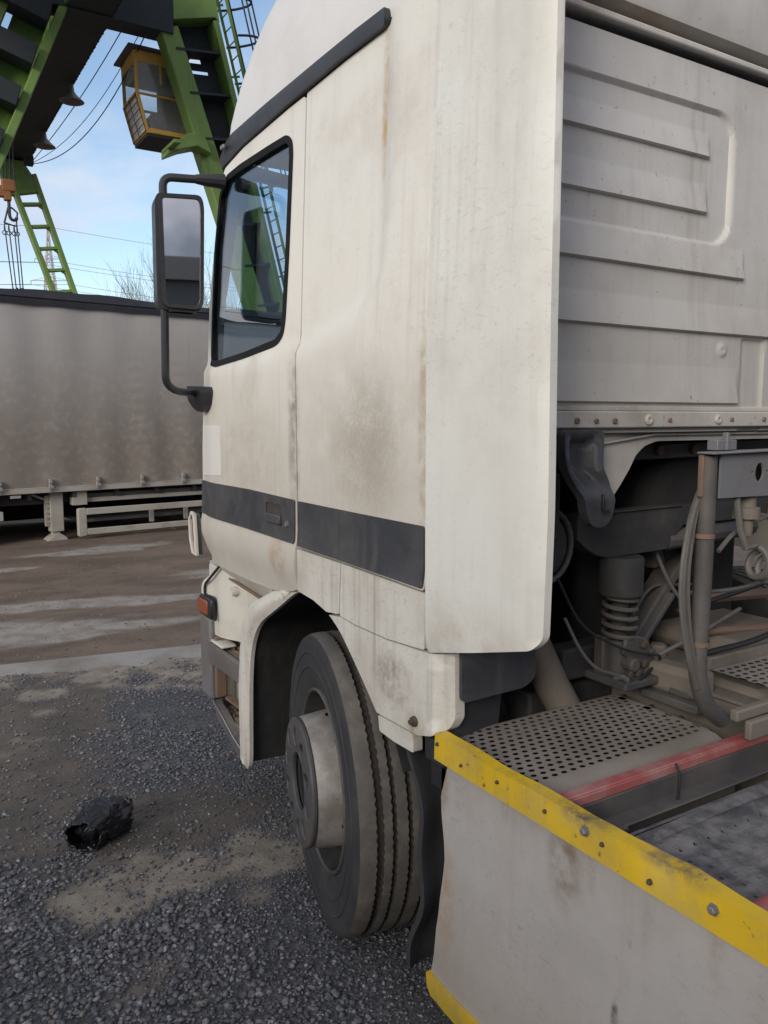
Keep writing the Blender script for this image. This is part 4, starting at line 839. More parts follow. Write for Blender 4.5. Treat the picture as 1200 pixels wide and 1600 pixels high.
mb = MB(); mb.prism([(1.830, 1.045), (1.890, 1.045), (1.93, 1.03), (1.965, 0.95), (1.955, 0.90), (1.86, 0.90), (1.85, 0.98), (1.82, 1.0)], lambda a, b_, d: (a, d, b_), 1.60, 1.615); mb.prism([(1.80, 1.04), (1.90, 1.04), (1.90, 0.90), (1.80, 0.92)], lambda a, b_, d: (a, d, b_), 1.66, 1.70); mb.tube([(1.856, 1.65, 1.03), (1.856, 1.65, 0.90)], 0.035, 12); mb.tube([(1.856, 1.58, 0.965), (1.856, 1.72, 0.965)], 0.022, 10); mb.span((1.79, 1.56, 0.90), (1.97, 1.74, 0.925)); tw = mb.build('spring_tower', M['frame'], truck, 0.006)
for (x, z) in ((1.90, 1.02), (1.935, 0.99), (1.905, 0.96), (1.845, 0.935), (1.88, 0.935), (1.915, 0.935)):
    mb = MB(); mb.lathe([(1.60, .014), (1.588, .014), (1.585, .009), (1.585, .0001)], (0, 0, 0), 1, 6); b_ = mb.build('bolt', M['bolt'], tw, smooth=False); b_.location = (x, 0, z)
mb = MB(); mb.beam((1.95, 1.72, 0.98), (2.34, 1.80, 1.27), 0.035, 0.085, (0, -1, 0)); mb.beam((1.94, 1.69, 0.955), (2.16, 1.73, 1.12), 0.02, 0.07, (0, -1, 0)); mb.build('diagonal_brace', M['frame'], truck, 0.006)
mb = MB(); mb.beam((2.15, 1.80, 1.24), (2.75, 1.90, 1.34), 0.05, 0.10); mb.build('stabiliser', M['frame'], truck, 0.01)
# air intake duct on the left
mb = MB(); mb.span((1.44, 1.60, 1.36), (1.555, 1.72, 1.55)); mb.lathe([(1.62, 0.0001), (1.62, 0.085), (1.635, 0.10), (1.70, 0.105)], (0, 0, 0), 1, 24)
nb = 8; mb.v = mb.v[:nb] + [(x + 1.515, y, z + 1.345) for x, y, z in mb.v[nb:]]; mb.build('intake_duct', M['dark'], truck, 0.02)
mb = MB(); mb.tube([(1.515 + 0.105 * math.cos(a), 1.625, 1.345 + 0.105 * math.sin(a)) for a in [k * 2 * math.pi / 24 for k in range(25)]], 0.008, 6); mb.build('duct_clamp', M['frame'], truck)
# engine and gearbox mass
mb = MB(); mb.span((1.98, 1.95, 0.75), (2.85, 3.2, 1.50)); mb.lathe([(1.78, 0.0001), (1.78, 0.20), (1.82, 0.24), (2.2, 0.26)], (2.35, 0, 1.36), 1, 28)
mb.v = mb.v; mb.build('engine', M['void'], truck, 0.03)
mb = MB(); mb.span((2.05, 1.30, 0.62), (2.72, 1.95, 0.92)); mb.tube([(2.38, 1.1, 0.80), (2.38, 1.35, 0.80)], [0.1, 0.18], 16); mb.span((2.20, 1.45, 0.92), (2.62, 1.85, 1.0)); gb = mb.build('gearbox', M['dusty'], truck, 0.04)
for (x, y) in ((2.12, 1.72), (2.14, 1.52), (2.24, 1.66), (2.30, 1.50)):
    mb = MB(); mb.lathe([(0.915, .032), (0.952, .030), (0.958, .024), (0.958, .0001)], (x, y, 0), 2, 8); mb.build('cap', M['dusty'], gb)
mb = MB(); mb.tube(smooth_path([(2.15, 1.6, 1.02), (2.6, 1.55, 0.99), (3.1, 1.5, 1.02)]), 0.013, 8); mb.build('brake_pipe', M['rusty'], truck)
mb = MB(); mb.tube([(2.2, 1.62, 1.12), (2.9, 1.7, 1.05)], 0.018, 8); mb.build('brake_pipe', M['rusty'], truck)
# frame rails
for x in (1.985, 2.72):
    mb = MB(); mb.span((x, -2.4, 0.66), (x + 0.008, 3.4, 0.90)); mb.span((x, -2.4, 0.892), (x + 0.075, 3.4, 0.905)); mb.span((x, -2.4, 0.655), (x + 0.075, 3.4, 0.668)); fr = mb.build('frame_rail', M['dusty'], truck, 0.003)
    if x < 2:
        b0 = None
        for k in range(8):
            y = 1.40 + 0.055 * k
            if b0 is None: mb = MB(); mb.lathe([(0.002, .0095), (-0.008, .0095), (-0.008, .0001)], (0, 0, 0), 0, 8); b0 = mb.build('rivet', M['bolt'], fr); b0.location = (x, y, 0.855)
            else: dup(b0, (x, y, 0.855 if k % 2 else 0.80))
mb = MB(); mb.beam((1.975, 1.80, 0.91), (1.975, 1.42, 0.925), 0.085, 0.085); mb.build('side_tube', M['dusty'], truck, 0.02)
mb = MB(); mb.span((1.90, 1.40, 0.86), (2.0, 1.60, 0.885)); mb.span((1.93, 1.45, 0.885), (1.985, 1.52, 0.905)); mb.build('bracket', M['frame'], truck, 0.004)
mb = MB(); mb.tube([(1.585, 1.76, 1.12), (1.60, 1.75, 1.03), (1.66, 1.73, 0.90), (1.72, 1.72, 0.80)], 0.052, 16); mb.build('exhaust_pipe', M['dusty'], truck)
mb = MB(); mb.span((1.62, 1.78, 0.60), (1.98, 1.95, 0.86)); mb.span((1.7, 1.72, 0.90), (1.98, 1.80, 1.0)); mb.build('cross_member', M['dark'], truck, 0.01)
mb = MB(); mb.tube(smooth_path([(1.50, 1.52, 1.17), (1.54, 1.50, 1.08), (1.60, 1.50, 1.02), (1.73, 1.52, 0.97)], r=0.1), 0.0045, 6); mb.tube([(1.70, 1.52, 0.975), (1.73, 1.52, 0.97), (1.75, 1.52, 0.955)], 0.008, 6); mb.build('cable', M['hose'], truck)
mb = MB(); mb.tube(smooth_path([(1.50, 1.55, 1.27), (1.60, 1.56, 1.12), (1.80, 1.57, 1.02), (1.95, 1.57, 0.985), (1.98, 1.60, 0.95), (1.85, 1.56, 0.93)], r=0.08), 0.004, 6); mb.build('cable', M['cable'], truck)

for k, (pa, pb, pc, r_) in enumerate((((1.98, 1.62, 0.96), (2.08, 1.55, 1.03), (2.4, 1.62, 1.06), .007), ((2.0, 1.48, 1.0), (2.25, 1.40, 1.04), (2.6, 1.5, 1.12), .009), ((1.95, 1.70, 1.05), (2.06, 1.72, 1.16), (2.35, 1.78, 1.12), .006), ((2.05, 1.60, 1.10), (2.3, 1.52, 1.16), (2.75, 1.6, 1.18), .008), ((2.05, 1.70, 1.30), (2.10, 1.66, 1.15), (2.2, 1.62, 1.05), .006))):
    mb = MB(); mb.tube(smooth_path([pa, pb, pc], r=0.15), r_, 7); mb.build('hose', M['cable'] if k % 2 else M['hose'], truck)
# perforated decks
def perforated(x0, x1, y0, y1, zf, px_, py_, hr, name, m_, parent, lip=None, raised=False):
    mb = MB(); ncx = int((x1 - x0) / px_); ncy = int((y1 - y0) / py_); mxm = (x1 - x0 - (ncx - 0.5) * px_) / 2; mym = (y1 - y0 - ncy * py_) / 2
    V = {}
    def vt(x, y, dz=0.0):
        k = (round(x, 4), round(y, 4), dz)
        if k not in V: V[k] = len(mb.v); mb.v.append((x, y, zf(x, y) + dz))
        return V[k]
    def quad(a, b_, c, d): mb.f.append((a, b_, c, d))
    for j in range(ncy):
        ya = y0 + mym + j * py_; yb = ya + py_; sh = mxm if j % 2 else mxm - px_ / 2
        sh = max(sh, 0); sh = mxm if j % 2 else max(0, mxm - px_ / 2)
        xe = x0 + sh + ncx * px_
        quad(vt(x0, ya), vt(x0 + sh, ya), vt(x0 + sh, yb), vt(x0, yb)); quad(vt(xe, ya), vt(x1, ya), vt(x1, yb), vt(xe, yb))
        for i in range(ncx):
            xa = x0 + sh + i * px_; xb = xa + px_; xm = (xa + xb) / 2; ym = (ya + yb) / 2
            out = [vt(xb, ym), vt(xb, yb), vt(xm, yb), vt(xa, yb), vt(xa, ym), vt(xa, ya), vt(xm, ya), vt(xb, ya)]
            inn = []; low = []
            for k in range(8):
                a = k * math.pi / 4; xx, yy = xm + hr[0] * math.cos(a), ym + hr[1] * math.sin(a); inn.append(vt(xx, yy, 0.002 if raised else 0)); low.append(vt(xx, yy, -0.004))
            for k in range(8): quad(out[k], out[(k + 1) % 8], inn[(k + 1) % 8], inn[k]); (raised and quad(inn[k], inn[(k + 1) % 8], low[(k + 1) % 8], low[k]))
    for (ya, yb) in ((y0, y0 + mym), (y0 + mym + ncy * py_, y1)): quad(vt(x0, ya), vt(x1, ya), vt(x1, yb), vt(x0, yb))
    if lip:      # rolled edges: list of (x, y, dz) profile functions
        for pts in lip:
            nn = len(pts[0]); o_ = len(mb.v)
            for row in pts: mb.v += row
            mb.f += [(o_ + i * nn + j, o_ + i * nn + j + 1, o_ + (i + 1) * nn + j + 1, o_ + (i + 1) * nn + j) for i in range(len(pts) - 1) for j in range(nn - 1)]
    return mb.build(name, m_, parent, angle=40)
def roll(axis, edge, a, b_, z, r, sign, n=8):
    rows = []
    for i in range(7):
        t_ = i / 6 * math.pi / 2; e = edge + sign * r * math.sin(t_); zz_ = z - r * (1 - math.cos(t_))
        rows.append([((e, a + (b_ - a) * j / n, zz_) if axis == 'x' else (a + (b_ - a) * j / n, e, zz_)) for j in range(n + 1)])
    rows.append([(p[0], p[1], p[2] - 0.05) for p in rows[-1]]); return rows
perforated(1.23, 1.865, 1.335, 1.665, lambda x, y: 0.850, 0.0305, 0.0235, (0.0090, 0.0064), 'deck_plate', M['deck'], truck, [roll('y', 1.335, 1.23, 1.865, 0.85, 0.09, -1), roll('x', 1.865, 1.335, 1.665, 0.85, 0.035, 1), roll('y', 1.665, 1.23, 1.865, 0.85, 0.03, 1)])
mb = MB(); mb.span((1.22, 1.27, 0.78), (1.87, 1.66, 0.80)); mb.build('dark_backing', M['void'], truck)  # black sheet added so the deck holes look shaded
perforated(2.02, 2.70, 1.19, 1.445, lambda x, y: 0.962, 0.034, 0.026, (0.0108, 0.0072), 'deck_plate', M['deck'], truck, [roll('y', 1.19, 2.02, 2.70, 0.962, 0.02, -1)])
mb = MB(); mb.span((1.80, 1.205, 0.925), (2.72, 1.23, 0.955)); mb.span((1.82, 1.18, 0.88), (2.72, 1.20, 0.93)); dk = mb.build('deck_support', M['dusty'], truck, 0.005)
mb = MB(); mb.span((2.02, 1.45, 0.955), (2.75, 1.475, 0.995)); mb.build('deck_support', M['dusty'], truck, 0.006)
# dirty plate in the foreground
def d2z(x, y): return 0.815 + 0.006 * (math.sin(y * 26) > 0.86) + 0.004 * math.sin(9 * x) * math.sin(7 * y)
perforated(1.205, 2.3, 0.30, 1.10, d2z, 0.045, 0.036, (0.0048, 0.0048), 'deck_plate', M['deck_dirty'], truck, [roll('y', 1.10, 1.205, 2.3, 0.815, 0.03, 1)], raised=True)
mb = MB(); mb.span((1.21, 0.10, 0.50), (2.3, 1.09, 0.52)); mb.build('dark_backing', M['void'], truck)
# red cross rail with grey angle under it
mb = MB(); mb.beam((1.215, 1.226, 0.866), (2.62, 1.230, 0.866), 0.030, 0.010); mb.beam((1.215, 1.212, 0.855), (2.62, 1.216, 0.855), 0.005, 0.022); mb.build('red_rail', M['red'], truck, 0.003)
mb = MB(); mb.beam((1.23, 1.216, 0.815), (2.62, 1.22, 0.815), 0.012, 0.055); mb.beam((1.23, 1.19, 0.79), (2.62, 1.194, 0.79), 0.05, 0.006); mb.span((1.31, 1.16, 0.62), (1.36, 1.185, 0.79)); mb.build('angle_rail', M['frame'], truck, 0.003)
mb = MB(); mb.tube([(1.56, 1.20, 0.876), (1.56, 1.186, 0.85), (1.555, 1.186, 0.79), (1.55, 1.20, 0.77)], 0.0035, 6); mb.build('cable_tie', M['cable'], truck)
mb = MB(); mb.tube([(1.20, 0.775, 0.832), (1.6, 0.775, 0.832)], 0.024, 14); mb.build('red_rail', M['red'], truck)

# hose stand with grey plate
stand = MB(); stand.tube(smooth_path([(1.695, 1.25, 1.605), (1.697, 1.25, 1.30), (1.688, 1.25, 1.06), (1.735, 1.25, 0.965), (1.80, 1.25, 0.92)], r=0.12), 0.0225, 14)
st = stand.build('hose_stand', M['frame'], truck)
mb = MB(); mb.span((1.668, 1.243, 1.505), (1.716, 1.258, 1.612)); mb.build('rust_strap', M['rusty'], st, 0.003)
sheet('hose_plate', [(1.712, 1.606), (2.45, 1.612), (2.45, 1.492), (1.712, 1.502)], lambda x, z: (x, 1.225, z), M['steel'], st, 0.06, [[(1.866 + 0.018 * math.cos(k * math.pi / 8), 1.560 + 0.024 * math.sin(k * math.pi / 8)) for k in range(16)], [(1.836 + 0.005 * math.cos(k * math.pi / 3), 1.56 + 0.005 * math.sin(k * math.pi / 3)) for k in range(6)], [(1.896 + 0.005 * math.cos(k * math.pi / 3), 1.56 + 0.005 * math.sin(k * math.pi / 3)) for k in range(6)]], (0, 0.006, 0), 0.002)
mb = MB(); mb.beam((1.66, 1.232, 1.612), (2.45, 1.232, 1.618), 0.05, 0.005); mb.span((1.715, 1.24, 1.617), (1.79, 1.27, 1.642)); mb.span((1.745, 1.235, 1.617), (1.755, 1.25, 1.66)); mb.build('plate_flange', M['steel'], st, 0.002)
for x in (1.87, 2.02, 2.17):
    mb = MB(); mb.lathe([(1.495, .024), (1.47, .024), (1.468, .034), (1.44, .034), (1.438, .02), (1.395, .018), (1.39, .0001)], (x, 1.26, 0), 2, 12); mb.build('air_coupling', M['dusty'], st)
for i, dx in enumerate((-0.035, -0.022, -0.045)):
    mb = MB(); mb.tube(smooth_path([(1.70, 1.27, 1.52), (1.66 + dx * 0.6, 1.25, 1.45), (1.645 + dx, 1.245, 1.30), (1.66 + dx * 0.8, 1.24, 1.15), (1.69 + dx * 0.3, 1.24, 1.03)], r=0.1), (0.010, 0.009, 0.005)[i], 8); mb.build('air_hose', M['hose'] if i else M['frame'], st)
for z in (1.14, 1.41):
    mb = MB(); mb.lathe([(z - 0.006, .026), (z + 0.006, .026)], (1.693, 1.25, 0), 2, 12); mb.build('cable_tie', M['rusty'], st)
pts = [Vector((1.80, 1.24, 1.50)), Vector((1.805, 1.23, 1.42)), Vector((1.825, 1.225, 1.37))]
for k in range(0, 97):
    a = 2 * math.pi * k / 20; f = k / 96; pts.append(Vector((1.86 + 0.20 * f + 0.006 * math.cos(a), 1.225 - 0.034 * math.sin(a), 1.335 - 0.07 * f + 0.037 * math.cos(a))))
pts += [Vector((2.12, 1.22, 1.30)), Vector((2.35, 1.22, 1.34))]
mb = MB(); mb.tube(pts, 0.0085, 7); mb.build('coiled_hose', M['hose'], st)
mb = MB(); mb.tube(smooth_path([(1.78, 1.27, 1.36), (1.85, 1.28, 1.40), (2.0, 1.28, 1.44), (2.3, 1.28, 1.47)], r=0.1), 0.006, 6); mb.build('air_hose', M['hose'], st); mb = MB(); mb.tube(smooth_path([(1.9, 1.28, 1.45), (2.02, 1.28, 1.43), (2.08, 1.28, 1.36), (2.14, 1.28, 1.3)], r=0.08), 0.007, 6); mb.build('air_hose', M['hose'], st); mb = MB(); mb.tube(smooth_path([(1.75, 1.35, 1.24), (2.0, 1.35, 1.22), (2.5, 1.4, 1.26)], r=.2), 0.006, 6); mb.build('air_hose', M['hose'], st)

# side skirt
SK = [(1.612, 0.845), (1.60, 0.80), (1.618, 0.72), (1.606, 0.55), (1.612, 0.40), (1.642, 0.26), (1.655, 0.205), (-0.55, 0.185), (-0.55, 0.845)]
def skp(y, z): return (1.173 + 0.006 * math.sin(y * 3.1) * math.sin(z * 6) - 0.012 * ss(1.58, 1.61, y) * math.sin(z * 20) * 0.4, y, z)
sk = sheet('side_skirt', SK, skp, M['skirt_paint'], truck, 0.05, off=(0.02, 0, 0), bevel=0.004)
def yb(y, z):
    dent = 0.016 * math.exp(-((y - 0.92) / 0.06) ** 2) + 0.007 * math.exp(-((y - 1.13) / 0.04) ** 2) * ss(0.86, 0.90, z) + 0.003 * math.sin(y * 17)
    return (1.156 + dent * ss(0.83, 0.89, z), y, z)
YT = [(1.625, 0.889), (1.625, 0.822), (-0.55, 0.816), (-0.55, 0.889)]
ye = sheet('edge_strip', densify(YT, 0.06), lambda y, z: (yb(y, z)[0], y, z + (0.0015 * math.sin(y * 9) + 0.0012 * math.sin(y * 31) - 0.008 * math.exp(-((y - 0.92) / 0.04) ** 2) - 0.005 * math.exp(-((y - 1.12) / 0.04) ** 2)) * (z > 0.87)), M['yellow'], sk, 0.02, off=(0.036, 0, 0), bevel=0.003)
YB_ = [(1.662, 0.204), (1.655, 0.135), (1.60, 0.115), (-0.55, 0.105), (-0.55, 0.187)]
sheet('edge_strip', YB_, lambda y, z: (1.160 + 0.02 * ss(0.16, 0.11, z), y, z), M['yellow'], sk, 0.05, off=(0.03, 0, 0), bevel=0.004)
for (y, z, r) in ((1.612, 0.866, .0038), (1.51, 0.848, .0032), (1.37, 0.862, .0035), (1.215, 0.858, .0035), (1.097, 0.868, .0085), (1.05, 0.862, .0038), (0.935, 0.842, .0042), (0.80, 0.862, .0080), (0.68, 0.85, .004)):
    mb = MB(); mb.lathe([(0.004, r * 1.4), (-0.002, r * 1.4), (-0.002, r), (-0.002 - r * 0.7, r), (-0.003 - r * 0.8, r * 0.7), (-0.003 - r * 0.8, .0001)], (0, 0, 0), 0, 6 if r > .007 else 10); b_ = mb.build('bolt', M['steel'] if r > .007 else M['bolt'], sk, smooth=False); b_.location = (yb(y, z)[0] - 0.001, y, z)
mb = MB(); mb.span((1.20, -0.5, 0.72), (1.25, 1.55, 0.76)); mb.span((1.20, -0.5, 0.28), (1.25, 1.55, 0.32)); mb.build('skirt_support', M['dark'], truck)

# ------------------------------------------------------------------ black bag
bag = thing('rubbish_bag', (0.64, 3.28, 0), 'crumpled black plastic bag with open rolled mouth lying on the gravel', 'bag')
gz = float(ground_h(np.array([0.64]), np.array([3.28]))[0])
from mathutils import noise as mn
BR = Matrix.Rotation(R(14), 3, 'Z'); BC = Vector((0.655, 3.245, gz))
def ridg(p): return 1 - 2 * abs(mn.noise(p))
bm = bmesh.new(); bmesh.ops.create_icosphere(bm, subdivisions=6, radius=1.0)
for v in bm.verts:
    p = v.co.copy(); d = 1 + 0.20 * mn.noise(p * 1.5 + Vector((4, 2, 0))) + 0.15 * ridg(p * 1.7 + Vector((3, 1, 5))) + 0.05 * ridg(p * 3.6 + Vector((0, 7, 2))) + 0.012 * ridg(p * 7.0)
    q = Vector((p.x * 0.108, p.y * 0.082, p.z * 0.080)) * d
    if p.x > 0.3: q.z += 0.02 * (p.x - 0.3)
    q.z = max(q.z, -0.052)
    v.co = BR @ (q + Vector((0.025, 0.01, 0.066))) + BC
me = bpy.data.meshes.new('bag_body'); bm.to_mesh(me); bm.free(); link('bag_body', me, M['bag'], bag, angle=180)
mb = MB(); NB = 72; MR = Matrix.Rotation(R(38), 3, 'Z')          # open rolled mouth turned towards the viewer
for i in range(15):
    f = i / 14; rad = 0.064 + 0.010 * math.sin(f * math.pi) - 0.022 * max(0, f - 0.75) / 0.25
    for k in range(NB):
        a = 2 * math.pi * k / NB; w = 1 + 0.10 * math.sin(3 * a + 1 + f) + 0.05 * math.sin(8 * a + 3 * f) + 0.035 * math.sin(17 * a - 4 * f)
        pt = MR @ Vector((-0.055 + 0.13 * f + 0.010 * math.sin(2 * a + 1) + 0.006 * math.sin(5 * a), rad * w * math.cos(a) * 1.12, 0.0)) + Vector((-0.055, -0.015, 0.060 + rad * w * math.sin(a)))
        pt.z = max(0.003, pt.z); pt = BR @ pt + BC; mb.v.append(tuple(pt))
mb.f = [(i * NB + j, i * NB + (j + 1) % NB, (i + 1) * NB + (j + 1) % NB, (i + 1) * NB + j) for i in range(14) for j in range(NB)]
mb.tube([mb.v[j] for j in range(NB)] + [mb.v[0]], [0.003 + 0.003 * abs(math.sin(j * 0.37)) for j in range(NB + 1)], 6); mb.build('bag_mouth', M['bag'], bag, angle=180)

# ------------------------------------------------------------------ curtain-side trailer
TA = R(7.5); TO = Vector((1.58, 11.56, 0)); TD = Vector((math.cos(TA), math.sin(TA), 0)); TN = Vector((-math.sin(TA), math.cos(TA), 0))
def T(t_, d, z): p = TO + TD * t_ + TN * d; return (p.x, p.y, z)
trailer = thing('curtain_trailer', tuple(TO), 'long grey curtain-side trailer with black top rail parked across the yard', 'trailer')
TM = Matrix.Rotation(TA, 3, 'Z')
def tbox(mb, t0, t1, d0, d1, z0, z1): mb.box(T((t0 + t1) / 2, (d0 + d1) / 2, (z0 + z1) / 2), (abs(t1 - t0), abs(d1 - d0), abs(z1 - z0)), TM); return mb
t0, t1 = -7.0, 4.6
mb = MB(); ts = np.arange(t0, t1 + 0.001, 0.05); zq = np.linspace(0.735, 3.16, 60); nn = len(ts)
for z in zq:
    for t_ in ts:
        w = 0.012 * math.sin(t_ * 2 * math.pi / 0.63) * (0.35 + 0.65 * (1 - (z - 0.7) / 2.5)) + 0.006 * math.sin(t_ * 9 + z * 2)
        pk = sum(0.0035 * math.exp(-((t_ - tb) / 0.10) ** 2) * math.sin(z * 42 + tb * 3) * ss(0.9, 1.3, z) * ss(2.9, 2.3, z) for tb in (1.55, 2.2))
        mb.v.append(T(t_, -0.012 + w + pk, z))
mb.f = [(i * nn + j, i * nn + j + 1, (i + 1) * nn + j + 1, (i + 1) * nn + j) for i in range(len(zq) - 1) for j in range(nn - 1)]
cur = mb.build('curtain', M['tarp'], trailer, angle=180)
mb = MB()
for i, t_ in enumerate(ts[:-1]):
    za, zb_ = (3.325 + 0.018 * math.sin(q_ * 1.9) + 0.008 * math.sin(q_ * 6.3) for q_ in (t_, ts[i + 1]))
    tb = ts[i + 1]; prof = [(-0.055, 3.145), (-0.062, 3.20), (-0.045, 3.215), (-0.06, 3.235)]
    A_ = [T(t_, d, z) for d, z in prof] + [T(t_, -0.035, za), T(t_, 0.15, za + 0.02)]; B_ = [T(tb, d, z) for d, z in prof] + [T(tb, -0.035, zb_), T(tb, 0.15, zb_ + 0.02)]
    mb.add(A_ + B_, [(k, k + 1, 7 + k, 6 + k) for k in range(5)])
mb.build('top_rail', M['tarp_top'], trailer, angle=40)
mb = MB(); tbox(mb, t0, t1, 0.06, 2.5, 0.75, 3.32); mb.build('trailer_body', M['tarp'], trailer)
mb = MB(); tbox(mb, t0, t1, -0.045, 0.06, 0.675, 0.735); tbox(mb, t0, t1, -0.03, 0.06, 0.735, 0.75); mb.build('bottom_rail', M['trailer_rail'], trailer, 0.006)
bk = None
for k in range(-9, 7):
    t_ = 0.28 + 0.637 * k
    if t_ < t0 + .1: continue
    if bk is None:
        mb = MB(); tbox(mb, -0.018, 0.018, -0.075, -0.03, 0.0, 0.16); tbox(mb, -0.03, 0.03, -0.095, -0.07, 0.03, 0.075); tbox(mb, -0.022, 0.022, -0.09, -0.06, 0.10, 0.14)
        mb.v = [tuple(Vector(p) - TO) for p in mb.v]; bk = mb.build('strap_buckle', M['buckle'], trailer, 0.004); bk.location = Vector(T(t_, 0, 0.70))
    else: dup(bk, Vector(T(t_, 0, 0.70)))
mb = MB(); tbox(mb, t0, t1, 0.25, 0.40, 0.50, 0.70); tbox(mb, t0, t1, 2.1, 2.25, 0.45, 0.70); tbox(mb, t0, t1, 0.06, 2.45, 0.66, 0.75)
for k in range(-10, 8): tbox(mb, k * 0.6, k * 0.6 + 0.06, 0.05, 2.4, 0.58, 0.68)
mb.build('chassis', M['dark'], trailer)
mb = MB(); tbox(mb, t0, t1, 2.30, 2.34, 0.05, 0.70); mb.build('shadow_panel', M['void'], trailer)  # black sheet standing in for the shadow under the trailer
mb = MB(); tbox(mb, 0.31, 0.485, 0.10, 0.24, 0.12, 0.675); tbox(mb, 0.335, 0.44, 0.13, 0.21, 0.03, 0.14); leg = mb.build('landing_leg', M['trailer_rail'], trailer, 0.008)
mb = MB(); mb.prism([(0.24, 0.0), (0.52, 0.0), (0.50, 0.04), (0.43, 0.09), (0.36, 0.09), (0.27, 0.03)], lambda a, b_, d: T(a, d, b_), 0.06, 0.28); mb.build('foot', M['trailer_rail'], leg, 0.006)
mb = MB(); tbox(mb, 0.255, 0.305, 0.14, 0.20, 0.20, 0.62); 
for k in range(5): tbox(mb, 0.25, 0.31, 0.12, 0.14, 0.24 + 0.07 * k, 0.27 + 0.07 * k)
mb.build('leg_plate', M['trailer_rail'], leg)
mb = MB(); mb.beam(T(0.30, 0.17, 0.55), T(0.05, 0.20, 0.66), 0.03, 0.03); mb.build('brace', M['trailer_rail'], leg)
for (z0, z1, d) in ((0.335, 0.425, -0.01), (0.055, 0.14, -0.01)):
    mb = MB(); mb.beam(T(0.76, d, (z0 + z1) / 2 + 0.0), T(4.3, d, (z0 + z1) / 2 - 0.11 * 0), 0.03, z1 - z0); mb.build('side_guard_rail', M['trailer_rail'], trailer, 0.008)
mb = MB(); mb.prism([(0.64, 0.05), (0.66, 0.03), (0.76, 0.045), (0.76, 0.43), (0.66, 0.43), (0.64, 0.41)], lambda a, b_, d: T(a, d, b_), -0.02, 0.06); mb.build('side_guard_end', M['trailer_rail'], trailer, 0.01)
for t_ in (1.75, 2.3, 3.4):
    mb = MB(); tbox(mb, t_, t_ + 0.06, 0.16, 0.20, 0.14, 0.34); mb.build('guard_post', M['trailer_rail'], trailer)
mb = MB(); tbox(mb, 0.60, 4.3, 0.10, 0.14, 0.50, 0.56); tbox(mb, 0.60, 0.80, 0.05, 0.2, 0.47, 0.665); mb.build('pallet_box_frame', M['trailer_rail'], trailer, 0.006)
mb = MB(); tbox(mb, 0.78, 4.3, 0.13, 1.0, 0.56, 0.62); tbox(mb, 0.78, 4.3, 0.25, 1.0, 0.2, 0.24); mb.build('pallet_box', M['frame'], trailer)
mb = MB(); tbox(mb, -0.22, -0.09, -0.02, 0.02, 0.62, 0.66); mb.build('marker_lamp', M['trailer_rail'], trailer, 0.005)
mb = MB(); mb.beam(T(2.0, 0.1, 0.12), T(2.1, 0.1, -0.0), 0.03, 0.02); mb.build('tail_chain', M['trailer_rail'], trailer)
def trailer_wheel(t_):
    mb = MB(); mb.lathe([(-0.02, .30), (-.03, .40), (0, .48), (.03, .50), (.27, .50), (.3, .48), (.33, .4), (.32, .3)], (0, 0, 0), 1, 40); mb.v = [tuple(TM @ Vector(p) + Vector(T(t_, 0.12, 0.5))) for p in mb.v]; w = mb.build('wheel', M['tyre'], trailer)
    mb = MB(); mb.lathe([(-0.02, .30), (0.06, .28), (.08, .15), (.02, .13), (.0, .0001)], (0, 0, 0), 1, 30); mb.v = [tuple(TM @ Vector(p) + Vector(T(t_, 0.12, 0.5))) for p in mb.v]; mb.build('rim', M['rim'], w)
for t_ in (-0.92, -2.2, -3.5): trailer_wheel(t_)
mb = MB(); tbox(mb, -0.42, -0.31, 0.02, 0.12, 0.33, 0.45); mb.build('wheel_guard', M['trailer_rail'], trailer, 0.006)

# an unseen trailer added to block the low light, and the dark building that the mirror shows behind the photographer
shade_trailer = thing('curtain_trailer', (-5.6, -5.2, 0), 'unseen second curtain trailer added on the left to shade the skirt and near ground', 'trailer')
def copy_tree(src, dst, rz):
    for ch in src.children:
        if ch.name.split('.')[0] in ('strap_buckle',): continue
        c = ch.copy(); col.objects.link(c); c.parent = dst
        c.matrix_parent_inverse = Matrix.Rotation(rz, 4, 'Z') @ Matrix.Translation(-src.location)
        for g_ in ch.children:
            d = g_.copy(); col.objects.link(d); d.parent = c
copy_tree(trailer, shade_trailer, R(90 - 7.5))

shed = thing('warehouse', (-6, -27, 0), 'dark warehouse behind the photographer, seen reflected low in the truck mirror', 'warehouse')
mb = MB(); mb.span((-26, -36, 0), (9, -24, 6.2)); mb.build('wall', M['shed'], shed)
mb = MB(); mb.prism([(-36.5, 6.2), (-23.6, 6.2), (-30, 8.4)], lambda a, b_, d: (d, a, b_), -26.4, 9.4); mb.build('roof', M['dark'], shed)
for x in (-20, -11, -2): 
    mb = MB(); mb.span((x, -24.0, 0), (x + 4, -23.95, 4.5)); mb.build('door', M['frame'], shed)

# ------------------------------------------------------------------ gantry crane
crane = thing('gantry_crane', (4.4, 18.5, 0), 'tall green gantry crane with orange operator cabin standing behind the trailer', 'crane')
def legframe(y, apex, tops, bots, cw, nr, rung, zb, name='leg', wide=None):
    """two chords with cross plates between"""
    (aL, aR), (bL, bR) = tops, bots
    return
def lp(a, b_, z):      # point on line a-b at height z
    f = (a[2] - z) / (a[2] - b_[2]); return Vector(a) + (Vector(b_) - Vector(a)) * f
def chord(mb, a, b_, w, d, y): mb.beam(a, b_, w, d, (0, 1, 0))
# near right leg
A1, B1 = (5.82, 18.5, 10.1), (9.13, 18.5, 0.2)
A2, B2 = (6.87, 18.5, 10.45), (9.45, 18.5, 0.2)
mb = MB(); mb.beam(A1, B1, 0.43, 0.42, (0, 1, 0)); leg1 = mb.build('leg', M['green'], crane, 0.03)
